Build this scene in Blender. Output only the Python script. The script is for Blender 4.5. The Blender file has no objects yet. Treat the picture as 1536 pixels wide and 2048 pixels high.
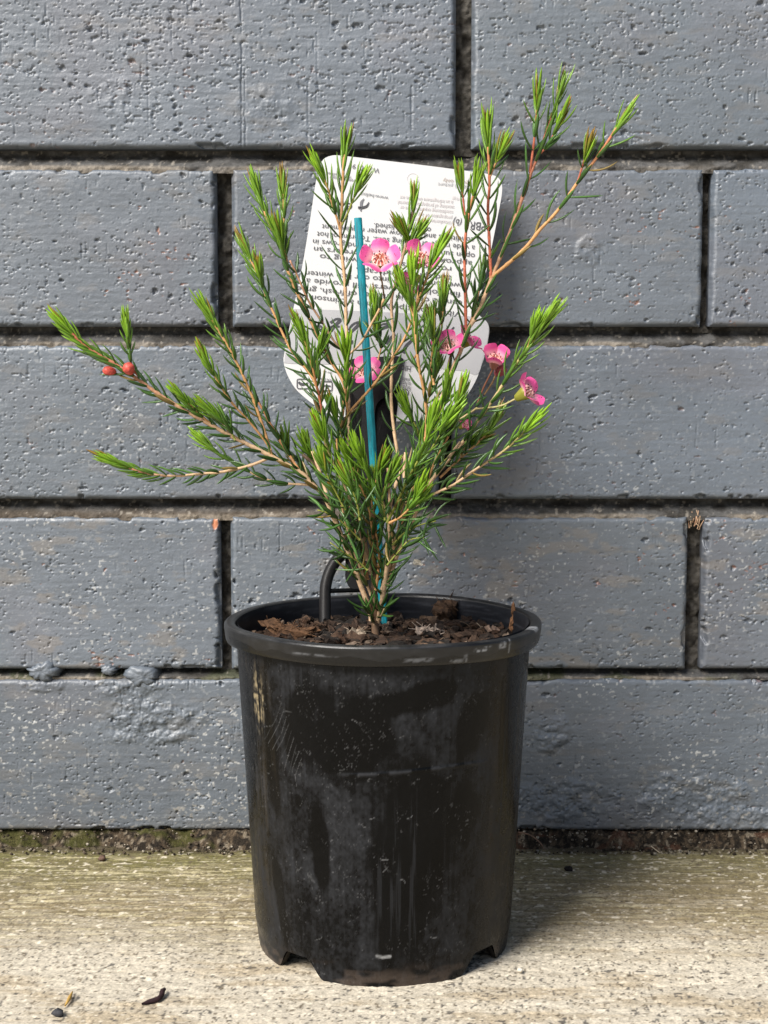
import bpy, math, random
import numpy as np
from mathutils import Vector, Matrix

# ------------------------------------------------------------------ camera, sky, sun, exposure
SC = bpy.context.scene
COL = SC.collection
F_PX, W_PX, H_PX = 3050.0, 1536.0, 2048.0
PITCH = math.radians(5.75)
CAM_D, CAM_H = 0.755, 0.2464
cam_data = bpy.data.cameras.new('camera')
cam = bpy.data.objects.new('camera', cam_data); COL.objects.link(cam)
cam.location = (0, -CAM_D, CAM_H)
cam.rotation_euler = (math.radians(90) - PITCH, 0, 0)
cam_data.sensor_fit = 'VERTICAL'; cam_data.sensor_height = 36.0
cam_data.lens = F_PX / H_PX * 36.0
cam_data.clip_start = 0.01; cam_data.clip_end = 200
SC.camera = cam

SUN_EL, SUN_AZ = math.radians(42), math.radians(43)     # azimuth: to the left of the wall's normal
world = bpy.data.worlds.new('World'); SC.world = world; world.use_nodes = True
nt = world.node_tree
bg = nt.nodes['Background']
sky = nt.nodes.new('ShaderNodeTexSky'); sky.sky_type = 'NISHITA'; sky.sun_disc = False
sky.sun_elevation = SUN_EL; sky.sun_rotation = math.pi + SUN_AZ
sky.dust_density = 2.0; sky.air_density = 1.0; sky.ozone_density = 1.0
nt.links.new(sky.outputs['Color'], bg.inputs['Color']); bg.inputs['Strength'].default_value = 0.066
sun_data = bpy.data.lights.new('sun', 'SUN'); sun_data.energy = 3.9; sun_data.angle = math.radians(29)
sun_data.color = (1.0, 0.965, 0.91)
sun = bpy.data.objects.new('sun', sun_data); COL.objects.link(sun)
sdir = Vector((-math.sin(SUN_AZ) * math.cos(SUN_EL), -math.cos(SUN_AZ) * math.cos(SUN_EL), math.sin(SUN_EL)))
sun.rotation_euler = sdir.to_track_quat('Z', 'Y').to_euler()
SC.view_settings.view_transform = 'Standard'; SC.view_settings.look = 'None'
SC.view_settings.exposure = 0.72; SC.view_settings.gamma = 1.0

# ------------------------------------------------------------------ helpers
def tag(o, label=None, cat=None, group=None, kind=None):
    if label: o['label'] = label
    if cat: o['category'] = cat
    if group: o['group'] = group
    if kind: o['kind'] = kind
    return o

def empty(name, loc=(0, 0, 0), label=None, cat=None, group=None):
    o = bpy.data.objects.new(name, None); COL.objects.link(o); o.location = loc
    o.empty_display_size = 0.01
    return tag(o, label, cat, group)

def ray(px, py):
    x, v = (px - W_PX / 2) / F_PX, -(py - H_PX / 2) / F_PX
    c, s = math.cos(PITCH), math.sin(PITCH)
    return np.array([x, c + v * s, v * c - s])        # view axis (0,c,-s), up (0,s,c)

CAM = np.array([0, -CAM_D, CAM_H])
def at_y(px, py, y):                                  # the point of the upright plane at depth y seen at a pixel
    d = ray(px, py); return CAM + d * ((y + CAM_D) / d[1])
def at_z(px, py, z):
    d = ray(px, py); return CAM + d * ((z - CAM_H) / d[2])

def _hash(ix, iy, seed):
    h = (ix.astype(np.int64) * 374761393 + iy.astype(np.int64) * 668265263 + seed * 1442695041) & 0xFFFFFFFF
    h = ((h ^ (h >> 13)) * 1274126177) & 0xFFFFFFFF
    h = ((h ^ (h >> 16)) * 2246822519) & 0xFFFFFFFF
    return ((h ^ (h >> 15)) & 0xFFFF) / 65535.0
def vnoise(x, y, seed=0):
    x, y = np.broadcast_arrays(np.asarray(x, float), np.asarray(y, float))
    ix, iy = np.floor(x), np.floor(y)
    fx, fy = x - ix, y - iy
    fx = fx * fx * fx * (fx * (fx * 6 - 15) + 10); fy = fy * fy * fy * (fy * (fy * 6 - 15) + 10)
    ix = ix.astype(np.int64); iy = iy.astype(np.int64)
    a = _hash(ix, iy, seed); b = _hash(ix + 1, iy, seed); c = _hash(ix, iy + 1, seed); d = _hash(ix + 1, iy + 1, seed)
    return (a * (1 - fx) + b * fx) * (1 - fy) + (c * (1 - fx) + d * fx) * fy
def fbm(x, y, seed=0, o=3, g=0.5):
    s = 0; a = 1; n = 0
    for k in range(o):
        s = s + a * vnoise(x * 2 ** k + 17.3 * k, y * 2 ** k - 9.1 * k, seed + 31 * k); n += a; a *= g
    return s / n
def sstep(a, b, x):
    t = np.clip((x - a) / (b - a), 0, 1); return t * t * (3 - 2 * t)
def mix(a, b, t):
    t = np.asarray(t)[..., None]; return np.asarray(a) * (1 - t) + np.asarray(b) * t

class MB:
    """collects verts, faces and point colours, links them as one mesh object"""
    def __init__(s): s.v = []; s.c = []; s.q = []; s.t = []; s.n = 0; s.x = []
    def add(s, v, quads=None, tris=None, col=(1, 1, 1), x=0.0):
        v = np.asarray(v, float).reshape(-1, 3); n = len(v)
        col = np.asarray(col, float)
        if col.ndim == 1: col = np.tile(col, (n, 1))
        s.v.append(v); s.c.append(col.reshape(-1, 3)); s.x.append(np.broadcast_to(np.asarray(x, float).reshape(-1), (n,)))
        if quads is not None and len(quads): s.q.append(np.asarray(quads, np.int64) + s.n)
        if tris is not None and len(tris): s.t.append(np.asarray(tris, np.int64) + s.n)
        s.n += n
    def grid(s, P, col=(1, 1, 1), wrap=False, x=0.0, flip=False):
        ny, nx = P.shape[:2]
        i = np.arange(ny * nx).reshape(ny, nx)
        if wrap: i = np.concatenate([i, i[:, :1]], 1)
        q = np.stack([i[:-1, :-1], i[:-1, 1:], i[1:, 1:], i[1:, :-1]], -1).reshape(-1, 4)
        if flip: q = q[:, ::-1]
        s.add(P, q, col=col, x=x)
    def tube(s, pts, r, sides=7, col=(1, 1, 1), cap=True):
        pts = np.asarray(pts, float); n = len(pts)
        r = np.broadcast_to(np.asarray(r, float), (n,))
        T = np.gradient(pts, axis=0); T /= np.linalg.norm(T, axis=1)[:, None] + 1e-12
        ref = np.array([0.0, 1.0, 0.0]) if abs(T[0][1]) < 0.9 else np.array([1.0, 0, 0])
        U = []; u = ref
        for t in T:
            u = u - t * np.dot(u, t); u = u / (np.linalg.norm(u) + 1e-12); U.append(u)
        U = np.array(U); V = np.cross(T, U)
        a = np.linspace(0, 2 * np.pi, sides, endpoint=False)
        P = pts[:, None] + r[:, None, None] * (np.cos(a)[None, :, None] * U[:, None] + np.sin(a)[None, :, None] * V[:, None])
        col = np.asarray(col, float)
        cc = np.repeat(col[:, None], sides, 1).reshape(-1, 3) if col.ndim == 2 else col
        base = s.n
        s.grid(P, cc, wrap=True)
        if cap:
            for k in (0, n - 1):
                idx = np.arange(sides) + k * sides
                tr = [(idx[0], idx[j], idx[j + 1]) for j in range(1, sides - 1)]
                s.t.append(np.asarray(tr, np.int64) + base)
    def build(s, name, mat, parent=None, smooth=True, loc0=None):
        v = np.concatenate(s.v)
        if parent is not None: v = v - np.array(parent.matrix_basis.translation if parent.parent is None else
                                                (parent.matrix_basis.translation + parent.parent.matrix_basis.translation))
        if loc0 is not None: v = v - np.array(loc0)
        q = np.concatenate(s.q) if s.q else np.zeros((0, 4), np.int64)
        t = np.concatenate(s.t) if s.t else np.zeros((0, 3), np.int64)
        me = bpy.data.meshes.new(name)
        me.vertices.add(len(v)); me.vertices.foreach_set('co', v.astype(np.float32).ravel())
        me.loops.add(4 * len(q) + 3 * len(t))
        me.loops.foreach_set('vertex_index', np.concatenate([q.ravel(), t.ravel()]).astype(np.int32))
        me.polygons.add(len(q) + len(t))
        st = np.concatenate([np.arange(len(q)) * 4, 4 * len(q) + np.arange(len(t)) * 3]).astype(np.int32)
        me.polygons.foreach_set('loop_start', st)
        me.polygons.foreach_set('use_smooth', np.full(len(q) + len(t), smooth))
        me.update(calc_edges=True)
        c = np.concatenate(s.c); ca = np.ones((len(v), 4), np.float32); ca[:, :3] = c
        a = me.attributes.new('Col', 'FLOAT_COLOR', 'POINT'); a.data.foreach_set('color', ca.ravel())
        b = me.attributes.new('Xtra', 'FLOAT', 'POINT'); b.data.foreach_set('value', np.concatenate(s.x).astype(np.float32))
        me.materials.append(mat); me.validate(verbose=False)
        o = bpy.data.objects.new(name, me); COL.objects.link(o)
        if parent is not None: o.parent = parent
        if loc0 is not None: o.location = loc0
        return o

def material(name, rough=0.5, spec=0.5, bump=None, bump_scale=500, rough_attr=None, translucent=0.0, noise_col=None,
             stretch=(1, 1, 1), coat=0.0):
    m = bpy.data.materials.new(name); m.use_nodes = True
    N, L = m.node_tree.nodes, m.node_tree.links
    p = N['Principled BSDF']; at = N.new('ShaderNodeAttribute'); at.attribute_name = 'Col'
    tc = N.new('ShaderNodeTexCoord'); mp = N.new('ShaderNodeMapping'); mp.inputs['Scale'].default_value = stretch
    L.new(tc.outputs['Object'], mp.inputs['Vector'])
    colour = at.outputs['Color']
    if noise_col:                                     # (scale, amount): fine variation of the colour
        n = N.new('ShaderNodeTexNoise'); n.inputs['Scale'].default_value = noise_col[0]; n.inputs['Detail'].default_value = 5
        L.new(mp.outputs['Vector'], n.inputs['Vector'])
        r = N.new('ShaderNodeMapRange'); r.inputs['From Min'].default_value = 0.3; r.inputs['From Max'].default_value = 0.7
        r.inputs['To Min'].default_value = 1 - noise_col[1]; r.inputs['To Max'].default_value = 1 + noise_col[1]
        L.new(n.outputs['Fac'], r.inputs['Value'])
        mx = N.new('ShaderNodeVectorMath'); mx.operation = 'SCALE'
        L.new(colour, mx.inputs[0]); L.new(r.outputs['Result'], mx.inputs['Scale']); colour = mx.outputs['Vector']
    L.new(colour, p.inputs['Base Color'])
    p.inputs['Roughness'].default_value = rough; p.inputs['Specular IOR Level'].default_value = spec
    p.inputs['Coat Weight'].default_value = coat; p.inputs['Coat Roughness'].default_value = 0.25
    if rough_attr:
        ra = N.new('ShaderNodeAttribute'); ra.attribute_name = rough_attr; L.new(ra.outputs['Fac'], p.inputs['Roughness'])
    if bump:
        n = N.new('ShaderNodeTexNoise'); n.inputs['Scale'].default_value = bump_scale; n.inputs['Detail'].default_value = 6
        n.inputs['Roughness'].default_value = 0.65
        L.new(mp.outputs['Vector'], n.inputs['Vector'])
        b = N.new('ShaderNodeBump'); b.inputs['Distance'].default_value = bump; b.inputs['Strength'].default_value = 1.0
        L.new(n.outputs['Fac'], b.inputs['Height']); L.new(b.outputs['Normal'], p.inputs['Normal'])
    if translucent:
        out = N['Material Output']; tr = N.new('ShaderNodeBsdfTranslucent'); ms = N.new('ShaderNodeMixShader')
        L.new(colour, tr.inputs['Color']); ms.inputs['Fac'].default_value = translucent
        L.new(p.outputs['BSDF'], ms.inputs[1]); L.new(tr.outputs['BSDF'], ms.inputs[2]); L.new(ms.outputs['Shader'], out.inputs['Surface'])
    return m

M = dict(
    paint=material('grey_masonry_paint', 0.50, 1.0, 0.00016, 900, noise_col=(60, 0.06)),
    mortar=material('mortar', 0.9, 0.2, 0.0006, 900, noise_col=(500, 0.25)),
    concrete=material('concrete', 0.9, 0.2, 0.0003, 1500, noise_col=(900, 0.22)),
    dirt=material('dirt', 0.95, 0.15, 0.0006, 1400, noise_col=(1500, 0.45)),
    pot=material('black_plastic', 0.4, 0.16, 0.00005, 700, rough_attr='Xtra', noise_col=(900, 0.12)),
    rim=material('black_plastic_rim', 0.4, 0.45, 0.00004, 500, rough_attr='Xtra', noise_col=(900, 0.12)),
    soil=material('bark_mix', 0.85, 0.25, 0.0006, 700, noise_col=(500, 0.5)),
    stem=material('stem_bark', 0.65, 0.3, 0.00015, 900, noise_col=(700, 0.2)),
    leaf=material('needle_leaf', 0.30, 0.65, 0.00010, 1300, translucent=0.25, noise_col=(300, 0.15)),
    petal=material('petal', 0.5, 0.3, 0.00005, 900, translucent=0.25),
    flower=material('flower_centre', 0.5, 0.35, 0.00005, 1500),
    bud=material('flower_bud', 0.48, 0.4, 0.00014, 1500, noise_col=(900, 0.3)),
    stake=material('painted_stick', 0.5, 0.4, 0.00012, 500, noise_col=(400, 0.42), stretch=(3, 3, 0.15)),
    card=material('plastic_card', 0.4, 0.5, 0.00003, 150, translucent=0.2),
    ink=material('ink', 0.5, 0.4),
    holder=material('holder_plastic', 0.42, 0.22, 0.00004, 700, noise_col=(300, 0.2)),
    twig=material('twig_bark', 0.8, 0.2, 0.0002, 900, noise_col=(700, 0.3)),
)

# ------------------------------------------------------------------ brick wall
def row_z(py): return at_y(768, py, 0.0)[2]
def wall_x(px, py): return at_y(px, py, 0.0)[0]
XV = 0.212                                            # half width of the finely modelled stretch
RES = 0.00046
ROWS = [  # top px (None: a full course), bottom px, joints (left px, right px), pit density, roughness patches
    (None, 296, [(-58, -28), (912, 944)], 1.0),
    (336, 653, [(433, 463), (1406, 1422)], 0.62),
    (689, 998.5, [(-70, -42), (878, 904)], 0.5),
    (1033, 1339, [(441, 461), (1375, 1405)], 0.55),
    (1357, 1662, [(-62, -36), (884, 910)], 0.6),
]
PAINT = np.array([0.102, 0.121, 0.146])

def axis_pts(a, b, fine_lo, fine_hi, res, coarse):
    pts = []
    if a < fine_lo: pts += list(np.arange(a, min(fine_lo, b), coarse))
    lo, hi = max(a, fine_lo), min(b, fine_hi)
    if hi > lo: pts += list(np.linspace(lo, hi, max(2, int((hi - lo) / res) + 1)))
    if b > fine_hi: pts += list(np.arange(max(fine_hi, a) + coarse, b, coarse))
    pts = sorted(set(round(p, 6) for p in pts + [a, b]))
    return np.array(pts)

def brick(mb, x0, x1, z0, z1, seed, dens, row):
    xs = axis_pts(x0, x1, -XV, XV, RES, 0.004); zs = axis_pts(z0, z1, 0, 0.430, RES, 0.004)
    X, Z = np.meshgrid(xs, zs)
    rng = np.random.default_rng(seed)
    ph = seed * 3.7; dens = dens * rng.uniform(0.65, 1.15)
    # wobble of the arrises
    e = np.minimum.reduce([X - x0 - 0.0016 * fbm(Z / 0.006 + ph, 0 * Z, 5), x1 - X - 0.0012 * fbm(Z / 0.006 + ph, 0 * Z, 6),
                           Z - z0 - 0.0006 * fbm(X / 0.012 + ph, 0 * X, 7), z1 - Z - 0.0012 * fbm(X / 0.008 + ph, 0 * X, 8)])
    H = 0.0009 * (fbm(X / 0.05 + ph, Z / 0.03, 1) - 0.5) + (0.00030 if row < 1 else 0.00020) * (fbm(X / 0.009, Z / 0.0030 + ph, 2) - 0.5) + 0.00010 * (fbm(X / 0.02, Z / 0.0009 + ph, 9, 2) - 0.5)
    H += 0.00013 * (fbm(X / 0.0022 + ph, Z / 0.0014, 3, 2) - 0.5)
    # drag tears of the extruded face
    big = sstep(0.35, 0.7, fbm(X / 0.03, Z / 0.02 + ph, 4))
    tn = fbm(X / 0.0022 + ph, Z / 0.0011, 11, 3, 0.55)
    thr = 0.742 - 0.075 * big - 0.085 * (dens - 0.6)
    tear = sstep(thr, thr + 0.08, tn)
    lip = sstep(thr - 0.07, thr, tn) * (1 - tear)
    vn = fbm(X / 0.0011 + ph, Z / 0.012, 13, 2)
    groove = sstep(0.80, 0.88, vn) * sstep(0.5, 0.7, fbm(X / 0.02, Z / 0.02 + ph, 14))
    pit = np.zeros_like(X)
    n = int(170 * dens * (x1 - x0) / 0.23)
    wv = fbm(X / 0.0013, Z / 0.0009 + ph, 15, 2) - 0.5
    for k in range(n):
        cx, cz = rng.uniform(max(x0, -XV), min(x1, XV)) if min(x1, XV) > max(x0, -XV) else x0, rng.uniform(z0, z1)
        r = 0.00030 + 0.0010 * rng.random() ** 4.5; rx, rz = r * rng.uniform(0.9, 1.9), r * rng.uniform(0.6, 1.2)
        i0, i1 = np.searchsorted(xs, [cx - 2.4 * rx, cx + 2.4 * rx]); j0, j1 = np.searchsorted(zs, [cz - 2.4 * rz, cz + 2.4 * rz])
        if i1 - i0 < 2 or j1 - j0 < 2: continue
        sl = (slice(j0, j1), slice(i0, i1))
        d = np.sqrt(((X[sl] - cx) / rx) ** 2 + ((Z[sl] - cz) / rz) ** 2) + 1.5 * wv[sl]
        pit[sl] = np.maximum(pit[sl], (1 - sstep(0.55, 1.15, d)) * min(1.6, r / 0.0008))
    H = H - 0.00060 * tear - 0.0010 * pit - 0.0005 * groove + 0.00010 * lip
    if row == 0:                                      # a hairline crack and a few drag scores
        for (px, za, zb_, w, dp) in [(482, -0.1, 0.1, 0.00035, 0.0008), (490, -0.1, 0.1 - 0.062, 0.0003, 0.0006), (616, 0.004, 0.030, 0.0003, 0.0004), (823, 0.008, 0.028, 0.0005, 0.0006), (295, 0.01, 0.05, 0.00022, 0.0003), (345, 0.045, 0.065, 0.0003, 0.0004), (635, 0.03, 0.055, 0.00025, 0.0003), (730, 0.035, 0.05, 0.00022, 0.0003)]:
            xc = at_y(px, 150, 0.0)[0] + (0.0022 * (fbm(Z / 0.012 + px, 0 * Z, 43, 4, 0.6) - 0.5) if dp > .00055 and w < .0004 else 0)
            H -= dp * (1 - sstep(w * 0.4, w * 1.3, np.abs(X - xc))) * sstep(z0 + za - .002, z0 + za + .001, Z) * (1 - sstep(z0 + zb_ - .001, z0 + zb_ + .002, Z)) * sstep(.2, .5, fbm(Z / .004 + px, X / .01, 44))
    # rough mortar smears on the lowest courses
    patch = np.zeros_like(X)
    for (r_, px, py, wx, wz, amp) in PATCHES:
        if r_ != row: continue
        c = at_y(px, py, 0.0)
        d = ((X - c[0]) / wx) ** 2 + ((Z - c[2]) / wz) ** 2 + 1.2 * (fbm(X / 0.012, Z / 0.012, 21) - 0.5)
        patch = np.maximum(patch, amp * (1 - sstep(0.4, 1.1, d)))
    H += patch * 0.0032 * (fbm(X / 0.006, Z / 0.0055, 22, 4, 0.6) - 0.36)
    chipn = sstep(0.66, 0.78, fbm(X / 0.009 + ph, Z / 0.009, 41, 3)); e = e - 0.0022 * chipn * (1 - sstep(0.0, 0.005, e))
    # rounded arris
    rad = 0.0022
    ed = np.clip(e, -0.001, rad)
    H -= rad - np.sqrt(np.clip(rad ** 2 - (rad - np.clip(ed, 0, rad)) ** 2, 0, None)) + np.clip(-ed, 0, 1) * 2
    # colours: paint, its own cloudy variation, rare bare spots, small pale flecks
    tone = 1 + 0.34 * (fbm(X / 0.06 + ph, Z / 0.035, 31, 4) - 0.5) + 0.16 * (fbm(X / 0.035, Z / 0.0016 + ph, 30, 3) - 0.5) + 0.05 * rng.uniform(-1, 1)
    c = PAINT * tone[..., None] * np.array([1 + 0.015 * rng.uniform(-1, 1), 1, 1 + 0.02 * rng.uniform(-1, 1)])
    warm = sstep(0.5, 0.75, fbm(X / 0.05 + 5 + ph, Z / 0.04, 32))
    c = mix(c, c * np.array([1.12, 1.02, 1.0]), warm * 0.7)
    pits = np.clip(pit + tear, 0, 1)
    c = mix(c, np.array([0.035, 0.035, 0.037]), 0.15 * pits * sstep(0.4, 0.6, fbm(X / 0.005, Z / 0.005 + ph, 33)))  # pits tinted darker: a little of their shade is put into the colour
    bare = pits * sstep(0.70, 0.76, fbm(X / 0.011 + ph, Z / 0.011, 34)) * (0.8 if row in (1, 3) else 0.25)
    c = mix(c, np.array([0.34, 0.13, 0.065]), 0.85 * bare)
    fl = sstep(0.735, 0.80, fbm(X / 0.0017 + ph, Z / 0.0013, 35, 2)) * (0.25 + 0.75 * sstep(0.45, 0.7, fbm(X / 0.03, Z / 0.03 + ph, 36)))
    fl = fl * (0.05, 0.08, 0.38, 0.50, 0.60)[row]
    c = mix(c, np.array([0.52, 0.52, 0.50]), np.clip(fl * 1.1, 0, 1))
    dirtlow = (1 - sstep(0.0, 0.022, Z)) * fbm(X / 0.012, Z / 0.006, 37)
    c = mix(c, np.array([0.16, 0.14, 0.11]), np.clip(dirtlow * 0.8, 0, 1))
    sm = sstep(0.60, 0.72, fbm(X / 0.020 + ph, Z / 0.008, 45, 4, 0.6)) * (0.5 if row == 3 else 0.22); c = mix(c, np.array([0.20, 0.165, 0.125]), sm * 0.7)
    if row == 4:
        sc = sstep(0.68, 0.74, fbm(X / 0.0032, Z / 0.0024, 38, 4, 0.65)) * (1 - sstep(0.01, 0.06, Z)); c = mix(c, np.array([0.36, 0.33, 0.28]), sc * 0.55)
    if row == 3:                                      # the chip at the arris showing orange brick
        p = at_y(430, 1048, 0.0); d = ((X - p[0]) / 0.0014) ** 2 + ((Z - p[2] - 0.3 * (X - p[0])) / 0.0030) ** 2
        k = 1 - sstep(0.5, 1.2, d + 0.9 * (fbm(X / 0.002, Z / 0.002, 39) - 0.5)); c = mix(c, np.array([0.62, 0.24, 0.12]), k); H -= 0.0006 * k
    P = np.stack([X, -H, Z], -1)
    # sides going back
    ny, nx = X.shape
    ring = [(0, i) for i in range(nx)] + [(j, nx - 1) for j in range(1, ny)] + [(ny - 1, i) for i in range(nx - 2, -1, -1)] + [(j, 0) for j in range(ny - 2, 0, -1)]
    ring = np.array(ring); f = P[ring[:, 0], ring[:, 1]]
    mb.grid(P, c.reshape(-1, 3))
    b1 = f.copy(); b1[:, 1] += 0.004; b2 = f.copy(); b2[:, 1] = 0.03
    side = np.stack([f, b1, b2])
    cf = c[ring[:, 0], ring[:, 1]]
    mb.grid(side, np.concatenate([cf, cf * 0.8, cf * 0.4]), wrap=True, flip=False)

PATCHES = [(4, 300, 1440, 0.030, 0.014, 1.0), (4, 90, 1362, 0.012, 0.006, 0.8), (4, 250, 1372, 0.022, 0.006, 0.9), (4, 1105, 1465, 0.011, 0.011, 1.0),
           (4, 1120, 1600, 0.030, 0.012, 0.8), (4, 1400, 1600, 0.035, 0.014, 0.9), (4, 1480, 1640, 0.03, 0.010, 1.0),
           (0, 225, 190, 0.016, 0.010, 0.45), (0, 540, 215, 0.02, 0.012, 0.4), (1, 1180, 500, 0.008, 0.008, 0.5)]
wall = empty('brick_wall', (0, 0, 0), 'grey painted brick wall with dark recessed mortar joints behind the potted plant', 'wall')
mb = MB(); mort = MB()
bz = []                                               # (z0, z1) of each modelled course
for r, (tp, bp, joints, dens) in enumerate(ROWS):
    z0 = row_z(bp); z1 = row_z(tp) if tp is not None else z0 + 0.0765
    bz.append((z0, z1))
    midpy = bp - 150
    js = [(wall_x(a, midpy), wall_x(b, midpy)) for a, b in joints]
    # continue the bond to both sides
    xs = [js[0]]
    while xs[0][0] > -0.75: a = xs[0][0] - 0.232 - 0.0085; xs.insert(0, (a, a + 0.0085))
    xs += js[1:]
    while xs[-1][1] < 0.75: a = xs[-1][1] + 0.232; xs.append((a, a + 0.0085))
    for k in range(len(xs) - 1):
        brick(mb, xs[k][1], xs[k + 1][0], z0, z1, 101 + 13 * r + k, dens, r)
    for (a, b) in xs:                                 # upright joints
        zz = np.arange(z0 - 0.003, z1 + 0.003, 0.0007 if abs(a) < 0.22 else 0.006); xx = np.linspace(a - 0.003, b + 0.003, 18)
        X, Z = np.meshgrid(xx, zz)
        dpt = 0.0085 + 0.0028 * (fbm(X / 0.004, Z / 0.004, 51 + r, 4, 0.6) - 0.5) * 2
        c = mix(np.array([0.085, 0.078, 0.068]), np.array([0.030, 0.027, 0.023]), sstep(0.4, 0.65, fbm(X / 0.004, Z / 0.005, 53 + r)))
        mort.grid(np.stack([X, dpt, Z], -1), c.reshape(-1, 3))
# courses above the frame
z = bz[0][1] + 0.0095; k = 0
while z < 1.25:
    off = (0.0, 0.118)[k % 2]; x = -0.86 + off
    while x < 0.75:
        x1 = x + 0.230; z1 = z + 0.0765; b = 0.0015
        P = [(x, 0.03, z), (x1, 0.03, z), (x1, 0.03, z1), (x, 0.03, z1), (x, b, z), (x1, b, z), (x1, b, z1), (x, b, z1),
             (x + b, 0, z + b), (x1 - b, 0, z + b), (x1 - b, 0, z1 - b), (x + b, 0, z1 - b)]
        q = []
        for s_ in (0, 4):
            for i in range(4): q.append((s_ + i, s_ + (i + 1) % 4, s_ + 4 + (i + 1) % 4, s_ + 4 + i))
        q.append((8, 9, 10, 11)); mb.add(P, q, col=PAINT * (0.95 + 0.1 * random.Random(k * 37 + int(x * 99)).random()))
        x = x1 + 0.010
    z = z1 + 0.0095; k += 1
ztop = z
# bed joints: deep under the upper brick, sloping out to the lower brick's top edge
lowz = [b[1] for b in bz[1:]]; upz = [b[0] for b in bz[:-1]]
for j, (zl, zu) in enumerate(zip(lowz, upz)):
    xx = axis_pts(-0.8, 0.8, -0.215, 0.215, 0.0006, 0.01); tt = np.linspace(-0.25, 1.15, 26)
    X, T = np.meshgrid(xx, tt); Z = zl + (zu - zl) * T
    slope = 0.0105 - 0.0090 * (1 - sstep(0.0, 0.85, T))
    rough = (fbm(X / 0.006, Z / 0.004, 61 + j, 4, 0.6) - 0.5)
    dpt = slope + 0.0034 * rough + 0.0012 * (fbm(X / 0.04, 0 * X, 63 + j) - 0.5)
    dpt = np.maximum(dpt, 0.0004)
    base = mix(np.array([0.088, 0.086, 0.084]), np.array([0.044, 0.041, 0.037]), sstep(0.35, 0.7, fbm(X / 0.008, Z / 0.004, 65 + j)))
    if j == 2: base = mix(base, np.array([0.105, 0.082, 0.060]), 0.6 * (X < 0.0) * (1 - sstep(0.1, 0.55, T)))
    pale = (1 - sstep(0.02, 0.20, T + 0.16 * (fbm(X / 0.012, 0 * X, 67 + j) - 0.5))) * sstep(0.3, 0.6, fbm(X / 0.05, 0 * X + j, 68))
    base = mix(base, np.array([0.34, 0.29, 0.23]), 0.5 * pale)
    if j == 3:
        moss = sstep(0.52, 0.7, fbm(X / 0.02, Z / 0.01, 69)); base = mix(base, np.array([0.05, 0.058, 0.02]), 0.6 * moss)
    gr = sstep(0.72, 0.8, fbm(X / 0.0018, Z / 0.0016, 70 + j, 2)); base = mix(base, np.array([0.30, 0.27, 0.23]), 0.6 * gr)
    mort.grid(np.stack([X, dpt, Z], -1), base.reshape(-1, 3))
# a plain backing for the joints above the frame
mort.grid(np.array([[(-0.9, 0.0095, bz[0][1] - 0.0), (0.9, 0.0095, bz[0][1])], [(-0.9, 0.0095, ztop), (0.9, 0.0095, ztop)]], float), (0.09, 0.08, 0.07))
# grey paint-covered mortar blobs that bridge the lowest joint
for (px, py, rx, rz, dp) in [(85, 1342, .0095, .0058, .004), (285, 1352, .010, .006, .003), (215, 1340, .005, .003, .0015)]:
    c = at_y(px, py, 0.0); u = np.linspace(0, 2 * np.pi, 48, endpoint=False); v = np.linspace(0, 1, 16)
    U, V = np.meshgrid(u, v)
    rr = 1 + 0.9 * (fbm(np.cos(U) * 2.6 + px, np.sin(U) * 2.6, 71) - 0.5)
    x = c[0] + rx * V * rr * np.cos(U); z_ = c[2] + rz * V * rr * np.sin(U)
    y = 0.008 - (0.0082 + 0.55 * dp) * np.clip(1 - V ** 5, 0, 1) ** 0.6 - 0.0014 * (fbm(x / 0.0035, z_ / 0.003, 72, 4, 0.6) - 0.5) * (V < .98)
    mb.grid(np.stack([x, y, z_], -1), np.tile(PAINT * 1.0, (U.size, 1)), wrap=True, flip=False)
mb.build('brickwork', M['paint'], wall)
mort.build('mortar', M['mortar'], wall)

# ------------------------------------------------------------------ ground
xs = axis_pts(-6, 6, -0.31, 0.31, 0.0007, 0.25); ys = axis_pts(-8, 0.09, -0.33, 0.012, 0.0006, 0.25)
X, Y = np.meshgrid(xs, ys)
near = sstep(-0.155, -0.085, Y + 0.045 * (fbm(X / 0.06, Y / 0.03, 201) - 0.5))          # brushed, stained band by the wall
ridge = fbm(X / 0.030, (Y + 0.03 * X * (X > 0)) / 0.0022, 202, 3, 0.6) - 0.5
Zg = 0.0011 * ridge * (0.35 + 0.65 * near) + 0.0005 * (fbm(X / 0.004, Y / 0.003, 203, 3) - 0.5) + 0.00035 * (fbm(X / 0.0015, Y / 0.0013, 204, 2) - 0.5)
Zg -= 0.0004 * sstep(0.72, 0.80, fbm(X / 0.0035, Y / 0.0025, 205, 2))
sand = np.array([0.505, 0.452, 0.360]); tan = np.array([0.235, 0.190, 0.110]); olive = np.array([0.105, 0.100, 0.026])
c = np.tile(sand, X.shape + (1,)) * (1 + 0.18 * (fbm(X / 0.02, Y / 0.012, 206) - 0.5))[..., None]
blot = sstep(0.50, 0.72, fbm(X / 0.05 + 3, Y / 0.012, 207, 4, 0.6)); c = mix(c, np.array([0.34, 0.265, 0.165]), 0.60 * blot)
low = sstep(0.05, -0.10, ridge); c = mix(c, tan * 0.9, np.clip(near * 1.0 * (0.80 + 0.35 * (fbm(X / 0.004, Y / 0.0016, 208, 3) - 0.5) * 2 + 0.3 * low), 0, 1))
mossy = sstep(-0.085, -0.015, Y + 0.03 * (fbm(X / 0.03, Y / 0.01, 209) - 0.5)) * np.where(X < 0.03, 1.0, 0.62)
c = mix(c, olive, np.clip(mossy * (0.70 + 0.6 * (fbm(X / 0.012, Y / 0.003, 210, 3) - 0.5)), 0, 1))
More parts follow.
